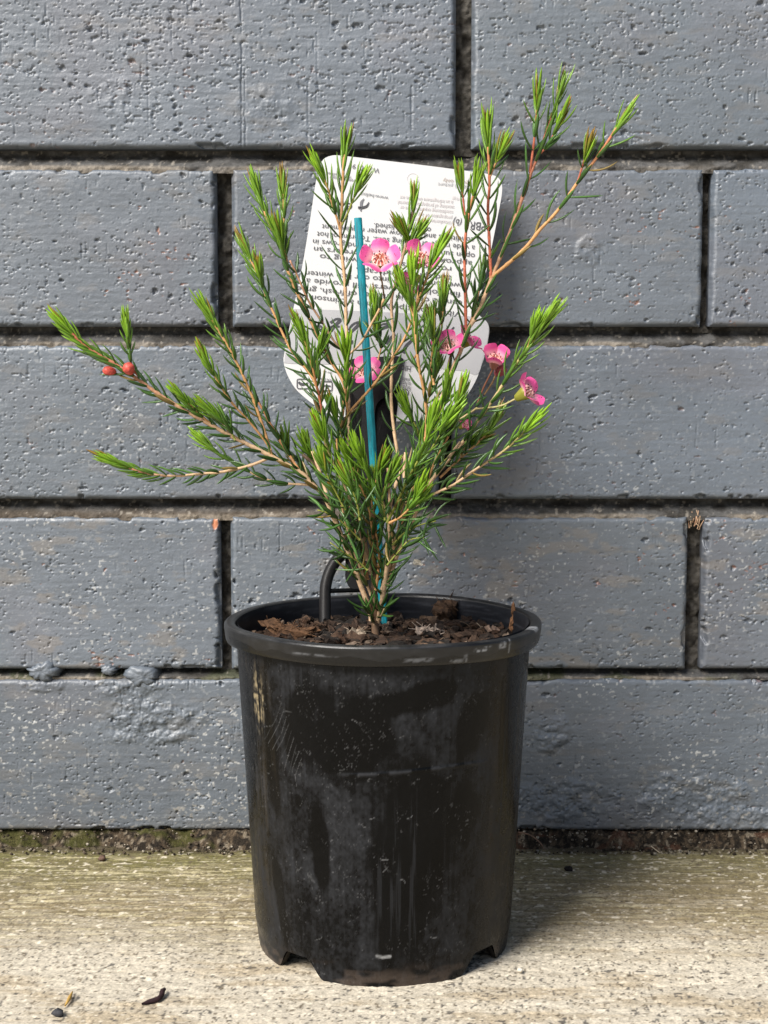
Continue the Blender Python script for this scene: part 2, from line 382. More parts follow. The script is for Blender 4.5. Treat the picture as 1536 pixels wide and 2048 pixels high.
streak = sstep(0.60, 0.68, fbm(X / 0.016, Y / 0.0012, 211, 2)) * near * sstep(0.35, 0.6, fbm(X / 0.05, Y / 0.02, 212)) * (1 - sstep(-0.022, -0.010, Y))
c = mix(c, np.array([0.50, 0.44, 0.28]), 0.6 * streak)
fine = 0.6 * fbm(X / 0.0010, Y / 0.0022, 213, 2, 0.6) + 0.4 * fbm(X / 0.012, Y / 0.0016, 218, 3, .6); c = c * (0.62 + 0.76 * fine)[..., None]
dark = sstep(0.745, 0.78, fbm(X / 0.0016, Y / 0.0022, 214, 2)) * (1 - 0.6 * near); c = mix(c, np.array([0.07, 0.065, 0.06]), 0.85 * dark)
dk2 = sstep(0.73, 0.78, fbm(X / 0.0013, Y / 0.0017, 215, 2)); c = mix(c, np.array([0.11, 0.085, 0.055]), 0.8 * dk2)
lt = sstep(0.74, 0.80, fbm(X / 0.0024, Y / 0.0019, 216, 2)); c = mix(c, np.array([0.74, 0.67, 0.54]), 0.6 * lt)
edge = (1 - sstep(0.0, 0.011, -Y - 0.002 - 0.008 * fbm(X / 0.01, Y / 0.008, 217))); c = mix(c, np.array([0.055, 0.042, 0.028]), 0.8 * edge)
far = np.maximum(sstep(0.29, 0.31, np.abs(X)), sstep(0.30, 0.33, -Y)); mean = mix(sand * 0.86, tan, 0.7 * near)
c = mix(c, mean * (0.9 + 0.2 * fbm(X / 0.9, Y / 0.9, 219))[..., None], far); Zg = Zg * (1 - far)
MBg = MB(); MBg.grid(np.stack([X, Y, Zg], -1), c.reshape(-1, 3))
tag(MBg.build('concrete_ground', M['concrete']), 'pale sandy concrete ground, brushed and mossy along the foot of the wall', 'ground', kind='structure')

# gritty dirt packed along the foot of the wall
xs = axis_pts(-0.75, 0.75, -0.22, 0.22, 0.0006, 0.008); ys = np.linspace(-0.020, 0.012, 56)
X, Y = np.meshgrid(xs, ys)
front = -0.0075 - 0.0035 * np.where(X > 0.05, 1, 0.3) - 0.006 * (fbm(X / 0.02, 0 * X, 221) - 0.5) * 2
Zd = -0.0012 + 0.0085 * sstep(0, 0.012, Y - front) + 0.0045 * (fbm(X / 0.006, Y / 0.005, 222, 4, 0.6) - 0.5) * sstep(-0.003, 0.004, Y - front)
g = fbm(X / 0.0018, Y / 0.0016, 223, 3, 0.6)
c = mix(np.array([0.075, 0.055, 0.036]), np.array([0.020, 0.016, 0.012]), sstep(0.35, 0.6, g))
c = mix(c, np.array([0.20, 0.165, 0.12]), 0.75 * sstep(0.66, 0.74, fbm(X / 0.0022, Y / 0.0018, 224, 2)))
c = mix(c, np.array([0.055, 0.056, 0.014]), (0.7 * sstep(0.52, 0.68, fbm(X / 0.015, Y / 0.006, 225))) * (X < 0.02))
c = mix(c, np.array([0.085, 0.040, 0.024]), (0.6 * sstep(0.62, 0.7, fbm(X / 0.012, Y / 0.004, 226))) * (X > 0.05) * (Y < 0))
md = MB(); md.grid(np.stack([X, Y, Zd], -1), c.reshape(-1, 3))
rng = np.random.default_rng(5)
def pebble_mesh(mb, c, r, col, rng, sq=(1, 1, 0.7)):
    n, m_ = 7, 5
    u = np.linspace(0, 2 * np.pi, n, endpoint=False); v = np.linspace(0.05, np.pi - 0.05, m_); U, V = np.meshgrid(u, v)
    j = 1 + 0.5 * (rng.random(U.shape) - 0.5)
    P = np.stack([np.sin(V) * np.cos(U) * j * sq[0], np.sin(V) * np.sin(U) * j * sq[1], np.cos(V) * j * sq[2]], -1) * r + np.asarray(c)
    mb.grid(P, col, wrap=True, flip=True)
for k in range(1500):                                 # grit grains
    x = rng.uniform(-0.24, 0.24); y = rng.uniform(-0.0165, 0.004); r = 0.0003 + 0.0007 * rng.random() ** 2.5
    fx = -0.0075 - (0.0035 if x > 0.05 else 0.001)
    zz = 0.0008 + 0.0075 * float(sstep(0, 0.012, y - fx))
    colr = [(0.16, 0.13, 0.095), (0.05, 0.038, 0.026), (0.028, 0.022, 0.016), (0.32, 0.28, 0.22), (0.08, 0.06, 0.042)][rng.integers(5)]
    pebble_mesh(md, (x, y, zz), r, colr, rng)
tag(md.build('wall_foot_dirt', M['dirt']), 'dark gritty dirt and moss packed along the foot of the wall', 'dirt', kind='stuff')

# ------------------------------------------------------------------ pot
PC = np.array([-0.0003, -0.123]); HP = 0.138
pot = empty('plant_pot', (PC[0], PC[1], 0), 'round black plastic nursery pot, scuffed and dusty, holding the flowering plant', 'pot')
def pot_r(z): return np.interp(z, [0, 0.0095, 0.012, 0.131, 0.14], [0.0528, 0.0541, 0.0545, 0.0614, 0.0618])
def foot_lift(th):                                    # notches between the feet
    lift = np.zeros_like(th)
    for a in (-0.70, 0.86, 2.43, -2.28):
        d = np.abs((th - a + np.pi) % (2 * np.pi) - np.pi); lift = np.maximum(lift, 1 - sstep(0.09, 0.24, d))
    return lift * 0.0085
nth = 1000
th = np.linspace(-np.pi, np.pi, nth, endpoint=False)  # 0 faces the camera
zb = np.concatenate([np.linspace(0, 0.0095, 16), np.linspace(0.0098, 0.012, 6), np.linspace(0.0125, 0.1335, 250)])
TH, ZB = np.meshgrid(th, zb)
lift = foot_lift(TH)
Zp = np.where(ZB < 0.012, lift + (0.012 - lift) * ZB / 0.012, ZB)
R = pot_r(Zp) + 0.00012 * (fbm(TH * 14, Zp / 0.02, 301) - 0.5)
S = 0.058 * TH                                        # arc length from the front
crease = np.exp(-((Zp - (0.0875 + 0.0012 * np.sin(S * 60))) / 0.0007) ** 2) * sstep(-0.020, -0.012, S) * (1 - sstep(0.040, 0.046, S))
R = R + 0.0004 * crease
# scuffs and dust, in arc length and height
def uv(px, py):                                       # arc length and height on the pot's front seen at a pixel
    d = ray(px, py)
    z = 0.07
    for _ in range(6):
        r = float(pot_r(np.array(z))); ox, oy = CAM[0] - PC[0], CAM[1] - PC[1]
        a_, b_, c_ = d[0] ** 2 + d[1] ** 2, 2 * (ox * d[0] + oy * d[1]), ox ** 2 + oy ** 2 - r * r
        t = (-b_ - math.sqrt(max(0, b_ * b_ - 4 * a_ * c_))) / (2 * a_); p = CAM + t * d; z = p[2]
    return 0.058 * math.atan2(p[0] - PC[0], -(p[1] - PC[1])), z
st1 = fbm(S / 0.0011, Zp / 0.035, 302, 3, 0.6); st2 = fbm(S / 0.0030, Zp / 0.022, 303, 3, 0.55); cl = fbm(S / 0.016, Zp / 0.022, 304, 4, 0.55)
fz = fbm(S / 0.0022, Zp / 0.0022, 305, 3, 0.6)
fz2 = fbm(S / 0.0009, Zp / 0.0013, 340, 2); dust = 0.16 + 0.50 * sstep(0.36, 0.66, cl) * (0.35 + 0.8 * st2) + 0.55 * (fz - 0.5) + 0.40 * (st1 - 0.5) + 0.5 * (fz2 - 0.5)
def blob(px, py, wx, wz, ang=0.0, soft=0.20, wob=0.75):
    u0, z0 = uv(px, py); ca, sa = math.cos(ang), math.sin(ang)
    du, dz = S - u0, Zp - z0; a_ = (du * ca + dz * sa) / wx; b_ = (-du * sa + dz * ca) / wz
    d = np.sqrt(a_ * a_ + b_ * b_) + wob * (fbm(S / 0.008, Zp / 0.010, 306) - 0.5) + 0.25 * (st1 - 0.5)
    return 1 - sstep(1 - soft, 1 + soft, d)
wipe = np.zeros_like(S)
for a in [(830, 1690, .020, .036, 0.0), (800, 1800, .012, .030, 0.0), (700, 1480, .018, .020, 0.3), (600, 1450, .007, .018, -0.3), (945, 1440, .008, .014, -0.3),
          (930, 1620, .007, .016, 0.0), (560, 1790, .0035, .022, 0.16), (596, 1603, .0018, .0035, 0), (545, 1520, .004, .028, 0.05), (1010, 1480, .004, .03, 0), (830, 1400, .02, .006, 0.2),
          (640, 1690, .004, .020, 0.05)]:
    wipe = np.maximum(wipe, blob(*a))
dust = np.clip(dust, 0.05, 1.2) * (1 - 0.94 * wipe)
strk = sstep(0.60, 0.74, st1) * blob(820, 1760, .016, .030, 0, .5)
dust = dust + 0.45 * strk + 0.40 * sstep(0.58, 0.72, st1) * blob(520, 1500, .005, .034, 0, .5) + 0.3 * sstep(0.55, 0.7, st1) * blob(1010, 1500, .006, .04, 0, .5)
dust = dust + 0.9 * crease * sstep(.4, .65, fbm(S / 0.004, Zp / 0.003, 307))
pale = np.zeros_like(S)
def scratch(pts, w=0.00022, amt=0.8):
    global pale
    q = np.array([uv(*p) for p in pts]); out = []
    for k in range(len(q) - 1):
        a_, b_ = q[k], q[k + 1]; ab = b_ - a_; L = (ab ** 2).sum() + 1e-12
        t = np.clip(((S - a_[0]) * ab[0] + (Zp - a_[1]) * ab[1]) / L, 0, 1)
        d = np.hypot(S - a_[0] - t * ab[0], Zp - a_[1] - t * ab[1]); pale = np.maximum(pale, amt * (1 - sstep(w * 0.6, w * 1.8, d)))
rs = random.Random(8)
hair = (1 - sstep(0.0, 0.010, np.abs(fbm(S / 0.0040, Zp / 0.0032, 331, 3, 0.55) - 0.5))) * sstep(0.55, 0.72, fbm(S / 0.007, Zp / 0.006, 332, 2))
hair2 = (1 - sstep(0.0, 0.012, np.abs(fbm(S / 0.0022 + Zp / 0.004, Zp / 0.0070, 333, 2) - 0.5))) * sstep(0.5, 0.7, fbm(S / 0.010, Zp / 0.014, 334, 2))
pale = np.maximum(0.20 * hair, 0.14 * hair2)
for k in range(14):
    px, py = rs.uniform(520, 1005), rs.uniform(1380, 1900); p = [(px, py)]; a = rs.uniform(-0.6, 0.6)
    for q in range(3): a += rs.uniform(-0.7, 0.7); p.append((p[-1][0] + rs.uniform(3, 8) * math.cos(a), p[-1][1] + 4 * math.sin(a)))
    scratch(p, 0.00012, rs.uniform(0.12, 0.35))
for k in range(9):                                    # fan of fine scuffs on the left side
    x0 = 545 + 5 * k; scratch([(x0 + 18, 1405 + 14 * k), (x0 + 6 + rs.uniform(-3, 3), 1440 + 14 * k), (x0 - 16 + 3 * k, 1480 + rs.uniform(6, 12) * k)], 0.00010, rs.uniform(.06, .2))
scratch([(754, 1912), (765, 1915), (780, 1913)], 0.0005, 0.6); 
brown = blob(517, 1400, .0035, .012, 0, .5) * 0.9
c = mix(np.array([0.0014, 0.0014, 0.0015]), np.array([0.024, 0.0250, 0.0280]), np.clip(dust, 0, 1))
c = mix(c, np.array([0.075, 0.055, 0.03]), np.clip(0.16 * sstep(0.5, 0.7, fbm(S / 0.010, Zp / 0.05, 308)) * sstep(0.040, 0.055, np.abs(S)) * sstep(.35, .6, st1), 0, 1))
c = mix(c, np.array([0.30, 0.24, 0.14]), np.clip(brown * sstep(0.5, 0.7, st1 * 0.5 + fz * 0.5), 0, 1))
c = mix(c, np.array([0.10, 0.075, 0.06]), np.clip((1 - sstep(0.002, 0.011, Zp)) * sstep(0.45, 0.65, fbm(S / 0.012, Zp / 0.005, 309)), 0, 1) * 0.45)
c = mix(c, np.array([0.36, 0.36, 0.36]), np.clip(pale * (0.45 + 0.9 * (fz - 0.2)), 0, 1))
rgh = np.clip(0.20 + 0.45 * dust + 0.1 * (fz - 0.5), 0.18, 0.85)
body = MB()
P = np.stack([PC[0] + R * np.sin(TH), PC[1] - R * np.cos(TH), Zp], -1)
body.grid(P, c.reshape(-1, 3), wrap=True, x=rgh.ravel())
# underside: the skirt turns in to the raised floor, inner wall up to the rim
th2 = th[::4]
def loop(r, z, lft=0.0): return np.stack([PC[0] + r * np.sin(th2), PC[1] - r * np.cos(th2), z + lft * foot_lift(th2)], -1)
body.grid(np.stack([loop(0.0528, 0, 1), loop(0.0505, 0, 1), loop(0.0500, 0.0115), loop(0.0005, 0.0115)]), (0.02, 0.018, 0.016), wrap=True, x=0.5, flip=True)
zi = np.linspace(0.105, 0.1375, 40); rings = 0.0003 * np.sin(zi / 0.0022)
Ci = np.stack([loop(0.0592 + (z_ - 0.105) * 0.06 + rr, z_) for z_, rr in zip(zi, rings)])
Si = 0.06 * np.tile(th2, (len(zi), 1)); Zi = np.tile(zi[:, None], (1, len(th2)))
di = 0.25 + 0.6 * sstep(0.5, 0.75, fbm(Si / 0.012, Zi / 0.0012, 311, 3))
body.grid(Ci, mix(np.array([0.008, 0.009, 0.012]), np.array([0.040, 0.042, 0.050]), np.clip(di, 0, 1)).reshape(-1, 3), wrap=True, x=0.42, flip=True)
body.build('pot_body', M['pot'], pot)
# rim: a turned-out band with a rounded lip
prof = [(0.0612, 0.1300), (0.0640, 0.1298), (0.0651, 0.1302), (0.0656, 0.1312), (0.0659, 0.1330), (0.0661, 0.1345), (0.0663, 0.1360), (0.0663, 0.1372), (0.0658, 0.1379), (0.0650, 0.1381),
        (0.0638, 0.1381), (0.0626, 0.1380), (0.0618, 0.1376), (0.0613, 0.1368), (0.0611, 0.1355)]
pp = []
for k in range(len(prof) - 1):
    for t in np.linspace(0, 1, 4, endpoint=False): pp.append(np.array(prof[k]) * (1 - t) + np.array(prof[k + 1]) * t)
pp.append(np.array(prof[-1])); pp = np.array(pp)
thr_ = th[::2]; TR, _ = np.meshgrid(thr_, pp[:, 0]); RR = np.tile(pp[:, :1], (1, len(thr_))) + 0.00025 * np.sin(TR * 3 + 0.6) + 0.0001 * (fbm(TR * 20, 0 * TR, 321) - 0.5)
ZR = np.tile(pp[:, 1:], (1, len(thr_))) + 0.0005 * np.sin(TR * 2 + 2.2) + 0.00025 * np.sin(TR * 5)
SR = 0.066 * TR
wet = sstep(0.0, 0.0006, 0.1338 + 0.0042 * (fbm(SR / 0.011, 0 * SR, 322, 3) - 0.5) - ZR) * (np.abs(TR) < 1.25)
dr = 0.16 + 0.6 * (fbm(SR / 0.01, ZR / 0.004, 323, 4) - 0.3) + 0.5 * sstep(0.1375, 0.138, ZR) * sstep(0.4, 0.7, fbm(SR / 0.006, ZR / 0.003, 324))
dr = np.clip(dr * (1 - 0.9 * wet), 0, 1)
c = mix(np.array([0.0025, 0.0025, 0.0026]), np.array([0.036, 0.036, 0.037]), dr * (0.6 + 0.8 * (fbm(SR / 0.0025, ZR / 0.0025, 326, 3) - 0.2)))
def rimmark(px, w, zlo, zhi, amt):
    global c
    s0 = 0.066 * math.asin(max(-1, min(1, (px - 767) / 312.0)))
    k = (1 - sstep(0.6, 1.1, np.abs(SR - s0) / w + 0.7 * (fbm(SR / 0.002, ZR / 0.002, 325) - 0.5))) * sstep(zlo - 0.0006, zlo, ZR) * (1 - sstep(zhi, zhi + 0.0006, ZR))
    c = mix(c, np.array([0.36, 0.37, 0.39]), amt * k * sstep(.25, .6, fbm(SR / 0.0012, ZR / 0.0012, 327, 2)))
rimmark(945, 0.0048, 0.1346, 0.1358, 0.75); rimmark(985, 0.0022, 0.1345, 0.1366, 0.7); rimmark(1000, 0.0007, 0.132, 0.137, .45); rimmark(915, .0007, .131, .1345, .35); rimmark(830, 0.006, 0.1325, 0.1335, 0.22)
rimmark(900, .003, .1312, .1320, .3); rimmark(1062, .004, .1365, .139, .55); rimmark(1075, .004, .133, .1335, .3); rimmark(640, .01, .1341, .1343, .2)
rg = np.clip(0.24 + 0.32 * dr, 0.2, 0.7)
rim = MB(); rim.grid(np.stack([PC[0] + RR * np.sin(TR), PC[1] - RR * np.cos(TR), ZR], -1), c.reshape(-1, 3), wrap=True, x=rg.ravel())
rim.build('rim', M['rim'], pot)

# ------------------------------------------------------------------ potting mix
SZ = 0.1285
ms = MB()
rr = np.linspace(0.0, 0.0606, 70); tt = np.linspace(-np.pi, np.pi, 220, endpoint=False); TT, RRs = np.meshgrid(tt, rr)
X, Y = PC[0] + RRs * np.sin(TT), PC[1] - RRs * np.cos(TT)
def soil_h(x, y): return SZ + 0.0016 * np.exp(-(((x - PC[0]) / 0.03) ** 2 + ((y - PC[1]) / 0.03) ** 2)) + 0.005 * (fbm(np.asarray(x) / 0.012, np.asarray(y) / 0.012, 401, 4, 0.6) - 0.5) - 0.001
Zs = soil_h(X, Y)
g = fbm(X / 0.003, Y / 0.003, 402, 3)
ms.grid(np.stack([X, Y, Zs], -1), mix(np.array([0.030, 0.019, 0.013]), np.array([0.012, 0.009, 0.007]), sstep(0.4, 0.6, g)).reshape(-1, 3), wrap=True)
rng = np.random.default_rng(44)
def rot_rand(rng, flat=0.5):
    a = rng.uniform(0, 2 * np.pi); b = rng.normal(0, flat); c_ = rng.normal(0, flat)
    return np.array(Matrix.Rotation(a, 3, 'Z') @ Matrix.Rotation(b, 3, 'X') @ Matrix.Rotation(c_, 3, 'Y'))
def chip_mesh(mb, c, L, W, T, Rm, col, rng, seg=5, bend=0.15):
    t = np.linspace(-0.5, 0.5, seg); ring = np.array([(-1, -1), (0, -1.1), (1, -1), (1.05, 0), (1, 1), (0, 1.1), (-1, 1), (-1.05, 0)])
    P = np.zeros((seg, 8, 3)); taper = 1 - 0.5 * np.abs(2 * t) ** 3
    P[:, :, 0] = (t * L)[:, None] + L * 0.07 * rng.normal(size=(seg, 8)) * 0.5; P[:, :, 1] = ring[None, :, 0] * W * 0.5 * taper[:, None]
    P[:, :, 2] = ring[None, :, 1] * T * 0.5 * taper[:, None] + (bend * L * (t * 2) ** 2)[:, None]
    P += rng.normal(size=P.shape) * np.array([0.02 * L, 0.12 * W, 0.14 * T])
    V = P.reshape(-1, 3) @ Rm.T + np.asarray(c)
    cc = np.asarray(col) * (0.7 + 0.6 * rng.random((len(V), 1)))
    i = np.arange(seg * 8).reshape(seg, 8); i = np.concatenate([i, i[:, :1]], 1)
    q = np.stack([i[:-1, :-1], i[:-1, 1:], i[1:, 1:], i[1:, :-1]], -1).reshape(-1, 4)
    tr = [(0, k, k + 1) for k in range(1, 7)] + [((seg - 1) * 8, (seg - 1) * 8 + k + 1, (seg - 1) * 8 + k) for k in range(1, 7)]
    mb.add(V, q, tr, col=cc)
SOILC = [(0.035, 0.021, 0.014), (0.055, 0.033, 0.021), (0.022, 0.015, 0.011), (0.085, 0.055, 0.036), (0.014, 0.011, 0.009), (0.13, 0.095, 0.07), (0.045, 0.024, 0.014)]
for k in range(1500):
    r = 0.0585 * math.sqrt(rng.random()); a = rng.uniform(0, 2 * np.pi); x, y = PC[0] + r * math.cos(a), PC[1] + r * math.sin(a)
    L = 0.002 + 0.0075 * rng.random() ** 2.2; W = L * rng.uniform(0.25, 0.6); T = max(0.0006, L * rng.uniform(0.12, 0.35))
    if r + L * 0.5 > 0.0595: continue
    colr = SOILC[rng.choice(len(SOILC), p=[.24, .2, .2, .1, .14, .04, .08])]
    chip_mesh(ms, (x, y, float(soil_h(x, y)) + T * 0.4 + 0.0008 * rng.random()), L, W, T, rot_rand(rng, 0.35), colr, rng, bend=rng.uniform(-0.15, 0.2))
for k in range(90):                                   # little pale flecks and fibres
    r = 0.056 * math.sqrt(rng.random()); a = rng.uniform(0, 2 * np.pi); x, y = PC[0] + r * math.cos(a), PC[1] + r * math.sin(a)
    p = np.array([x, y, float(soil_h(x, y)) + 0.0018]); d = rng.normal(size=3) * np.array([1, 1, .35]); d /= np.linalg.norm(d)
    l = rng.uniform(0.0015, 0.006); ms.tube([p, p + d * l * .5 + np.array([0, 0, .0004]), p + d * l], 0.00013, 4, [(0.16, 0.11, 0.07), (0.28, 0.22, 0.16), (0.08, .05, .03)][k % 3])
tag(ms.build('potting_mix', M['soil'], smooth=False), 'dark brown bark potting mix filling the black pot', 'potting mix', kind='stuff')
# the chips one can pick out
def bark(px, py, L, W, T, rot, col, label, name='bark_chip', up=0.0015, seed=1, fib=0, bend=0.1):
    p = at_z(px, py, SZ + up); b = MB(); rg_ = np.random.default_rng(seed)
    Rm = np.array(Matrix.Rotation(rot[2], 3, 'Z') @ Matrix.Rotation(rot[1], 3, 'Y') @ Matrix.Rotation(rot[0], 3, 'X'))
    chip_mesh(b, p, L, W, T, Rm, col, rg_, seg=9, bend=bend)
    for k in range(fib):
        d = Rm @ np.array([rg_.normal(0, 1), rg_.normal(0, 0.5), abs(rg_.normal(0, 0.4))]); d /= np.linalg.norm(d)
        s_ = p + Rm @ np.array([rg_.uniform(-.45, .45) * L, rg_.uniform(-.5, .5) * W, T * 0.4]); l = rg_.uniform(.002, .006)
        b.tube([s_, s_ + d * l * .5, s_ + d * l + np.array([0, 0, -.0004])], 0.00014, 4, np.asarray(col) * rg_.uniform(.7, 1.6))
    return tag(b.build(name, M['soil'], smooth=False, loc0=p), label, 'bark chip', 'bark pieces lying on the potting mix')
bark(580, 1264, .025, .0058, .0035, (0.2, 0.08, -0.42), (0.085, 0.044, 0.022), 'long reddish brown fibrous bark strip lying at the left inside the pot', seed=3, fib=70, up=.003)
bark(1025, 1238, .0135, .0026, .0014, (0, -1.45, 0.1), (0.20, 0.10, 0.05), 'narrow bark splinter standing upright against the right side of the pot rim', seed=4, up=.005, bend=.03)
bark(985, 1262, .006, .005, .002, (0.5, 0.3, 0.4), (0.17, 0.115, 0.085), 'small light brown bark piece lying left of the upright splinter', seed=6)
bark(893, 1222, .011, .008, .007, (0.4, -0.4, 0.3), (0.050, 0.028, 0.016), 'crumbly dark brown bark lump heaped at the back right of the pot', seed=7, fib=40, up=.004)
bark(855, 1268, .010, .006, .003, (0.5, 0.2, 0.2), (0.34, 0.27, 0.22), 'pale whitish frayed bark chip right of the teal stake', seed=8, fib=30, up=.002)
bark(668, 1210, .014, .006, .004, (0.3, -0.1, 0.3), (0.060, 0.045, 0.036), 'grey brown bark chunk beside the left prong of the label holder', seed=9, up=.0035)
bark(712, 1270, .008, .005, .0025, (0.3, 0.1, 0.2), (0.20, 0.16, 0.12), 'pale greyish bark chip just left of the trunk base', seed=11, up=.002, fib=8)

# ------------------------------------------------------------------ the shrub
ROOT_Y = PC[1]
plant = empty('flowering_shrub', tuple(at_z(752, 1276, SZ)), 'young wax flower shrub with bright green needle leaves and small pink flowers in black pot', 'plant')
def catmull(P, step):
    P = np.asarray(P, float)
    if len(P) == 2: 
        n = max(2, int(np.linalg.norm(P[1] - P[0]) / step)); return np.array([P[0] + (P[1] - P[0]) * t for t in np.linspace(0, 1, n)])
    Q = np.concatenate([[2 * P[0] - P[1]], P, [2 * P[-1] - P[-2]]]); out = []
    for k in range(1, len(Q) - 2):
        n = max(1, int(np.linalg.norm(Q[k + 1] - Q[k]) / step))
        for t in np.arange(n) / n:
            out.append(0.5 * ((2 * Q[k]) + (-Q[k - 1] + Q[k + 1]) * t + (2 * Q[k - 1] - 5 * Q[k] + 4 * Q[k + 1] - Q[k + 2]) * t * t + (-Q[k - 1] + 3 * Q[k] - 3 * Q[k + 1] + Q[k + 2]) * t ** 3))
    out.append(P[-1]); return np.array(out)
PXM = 0.64 / F_PX                                     # metres per pixel at the shrub
DARK = np.array([0.060, 0.142, 0.028]); MID = np.array([0.080, 0.235, 0.026]); LIME = np.array([0.335, 0.575, 0.030]); RED = np.array([0.34, 0.17, 0.03])
PALEB = np.array([0.56, 0.38, 0.23]); TANB = np.array([0.50, 0.27, 0.11]); REDB = np.array([0.45, 0.13, 0.075]); GREENB = np.array([0.26, 0.28, 0.05]); BROWNB = np.array([0.14, 0.085, 0.05])
lrng = np.random.default_rng(77)
def leaf(mb, base, axis, rad, L, w, a0, a1, col0, col1):
    """a narrow needle: base point, stem axis, outward direction, length, half width, angles to the stem at base and tip"""
    n = 7; t = np.linspace(0, 1, n); ang = a0 + (a1 - a0) * t
    d = np.cos(ang)[:, None] * axis + np.sin(ang)[:, None] * rad
    P = base + np.concatenate([[np.zeros(3)], np.cumsum((d[:-1] + d[1:]) * 0.5 * (L / (n - 1)), 0)])
    side = np.cross(axis, rad); side /= np.linalg.norm(side) + 1e-9
    nrm = np.cross(side, d)
    wid = w * np.array([0.55, 0.9, 1.0, 1.0, 0.92, 0.66, 0.08])
    th_ = wid * 0.62
    ring = np.stack([P + side * wid[:, None], P + nrm * th_[:, None] * 0.9, P - side * wid[:, None], P - nrm * th_[:, None]], 1)
    cc = mix(col0, col1, np.repeat(t[:, None], 4, 1))
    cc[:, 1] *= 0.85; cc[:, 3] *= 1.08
    mb.grid(ring, cc.reshape(-1, 3), wrap=True)
def perp(t, rng):
    r = rng.normal(size=3); r -= t * np.dot(r, t); return r / np.linalg.norm(r)

BR = {}
def branch(key, pts, dy=0.0, parent=None, r0=4.0, r1=2.0, tip=True, start=0.15, gap=26, fresh=75, L=52, c0=TANB, c1=GREENB, redtip=0.25, y0=None, part='branch', spread=1.0, lime=1.0, dark=1.0):
    if y0 is None:
        if parent:
            q = BR[parent]; d = ((q[0] - np.array(pts[0])) ** 2).sum(1); y0 = q[1][int(d.argmin())]
        else: y0 = ROOT_Y
    fresh = fresh * 1.7; lime = lime * lrng.uniform(0.75, 1.12); tuft = lrng.integers(8, 15); openness = lrng.uniform(0.8, 1.7)
    px = catmull(pts, 6.0); s = np.concatenate([[0], np.cumsum(np.linalg.norm(np.diff(px, axis=0), axis=1))]); Ltot = s[-1]
    yy = y0 + dy * (s / Ltot) ** 1.0
    BR[key] = (px, yy)
    P = np.array([at_y(a[0], a[1], y) for a, y in zip(px, yy)])
    tf = s / Ltot
    stem_end = Ltot - (42 if tip else 0)
    k = max(2, int((s <= stem_end).sum()))
    r = 0.86 * (r0 + (r1 - r0) * np.clip(s / max(stem_end, 1), 0, 1)) * PXM
    nodes = np.abs(((s / gap) % 1) - 0.5); r = r * (1 + 0.22 * sstep(0.40, 0.5, nodes)) * (1 + 0.08 * (fbm(s / 14.0, 0 * s + len(key) * 3.3, 900) - 0.5))
    wob = 0.6 * PXM * np.stack([fbm(s / 25.0, 0 * s + 1.7, 901) - 0.5, fbm(s / 25.0, 0 * s + 5.2, 902) - 0.5, 0 * s], -1); P = P + wob
    m = MB(); cc = mix(c0, c1, sstep(0.45, 1.0, tf) if tip else tf * 0.5)
    cc = cc * (0.85 + 0.3 * fbm(s / 9.0, 0 * s, 903))[:, None]
    m.tube(P[:k], r[:k], 8, cc[:k])
    ob = m.build(part, M['stem'], plant)
    # leaves: opposite pairs, each pair turned a quarter from the last
    lm = MB(); T = np.gradient(P, axis=0); T /= np.linalg.norm(T, axis=1)[:, None]
    pos = start * Ltot + lrng.uniform(0, gap * .5); quarter = 0; ref = perp(T[0], lrng); nl = 0
    while pos < (stem_end if tip else Ltot * 0.97):
        i = min(int(np.searchsorted(s, pos)), len(P) - 1); t = T[i]; ref = ref - t * np.dot(ref, t); ref /= np.linalg.norm(ref)
        bi = np.cross(t, ref); base_r = ref if quarter % 2 == 0 else bi
        f = float(np.clip((pos - (Ltot - 42 - fresh)) / max(fresh, 1), 0, 1)) if tip else 0.0
        j = lrng.uniform(-0.35, 0.35); rad = base_r * math.cos(j) + np.cross(t, base_r) * math.sin(j)
        for sg in (1, -1):
            if lrng.random() < 0.07 and f < .3: continue
            ln = (L * 1.06 * (1 - 0.04 * f) * lrng.uniform(0.78, 1.15)) * PXM
            a0 = spread * (0.82 - 0.48 * f) * lrng.uniform(0.65, 1.3); a1 = a0 * (0.55 - 0.30 * f) * lrng.uniform(-.2, 1.7)
            f2 = f ** 1.6; cA = (DARK * dark * lrng.uniform(0.65, 1.45)) * (1 - f2) + f2 * (MID * 0.5 + LIME * 0.5 * lime) * lrng.uniform(0.8, 1.15)
            cB = cA * (1 - 0.5 * f) + 0.5 * f * LIME * lime
            if lrng.random() < 0.05 and f < .2: cA = cB = np.array([0.28, 0.2, 0.06])
            leaf(lm, P[i] + rad * sg * r[i] * 0.6, t, rad * sg, ln, lrng.uniform(3.2, 4.3) * PXM * (1 - 0.18 * f), a0, a1, cA, cB); nl += 1
        quarter += 1
        pos += gap * 0.79 * lrng.uniform(0.8, 1.15) * (1 - 0.62 * f)
    if tip:                                           # the closed tuft at the end
        i = min(k, len(P) - 1); t = T[i]; u = perp(t, lrng); v = np.cross(t, u)
        for q in range(tuft):
            a = q * 2.4 + lrng.uniform(-.3, .3); rad = u * math.cos(a) + v * math.sin(a); inner = q / tuft
            base = P[i] - t * (26 * (1 - inner)) * PXM
            rt = lrng.random() < redtip * (0.4 + inner)
            cB = (RED if rt else LIME * lime) * lrng.uniform(0.8, 1.15)
            leaf(lm, base, t, rad, (46 + 24 * lrng.random() - 8 * inner) * PXM, lrng.uniform(2.8, 3.6) * PXM, 0.28 * openness * (1 - 0.45 * inner) * lrng.uniform(.7, 1.2), 0.08 * (1 - inner),
                 (MID * 0.45 + LIME * lime * 0.55) * lrng.uniform(.85, 1.1), cB)
    if lm.n: lm.build('leaves', M['leaf'], ob)
    return ob

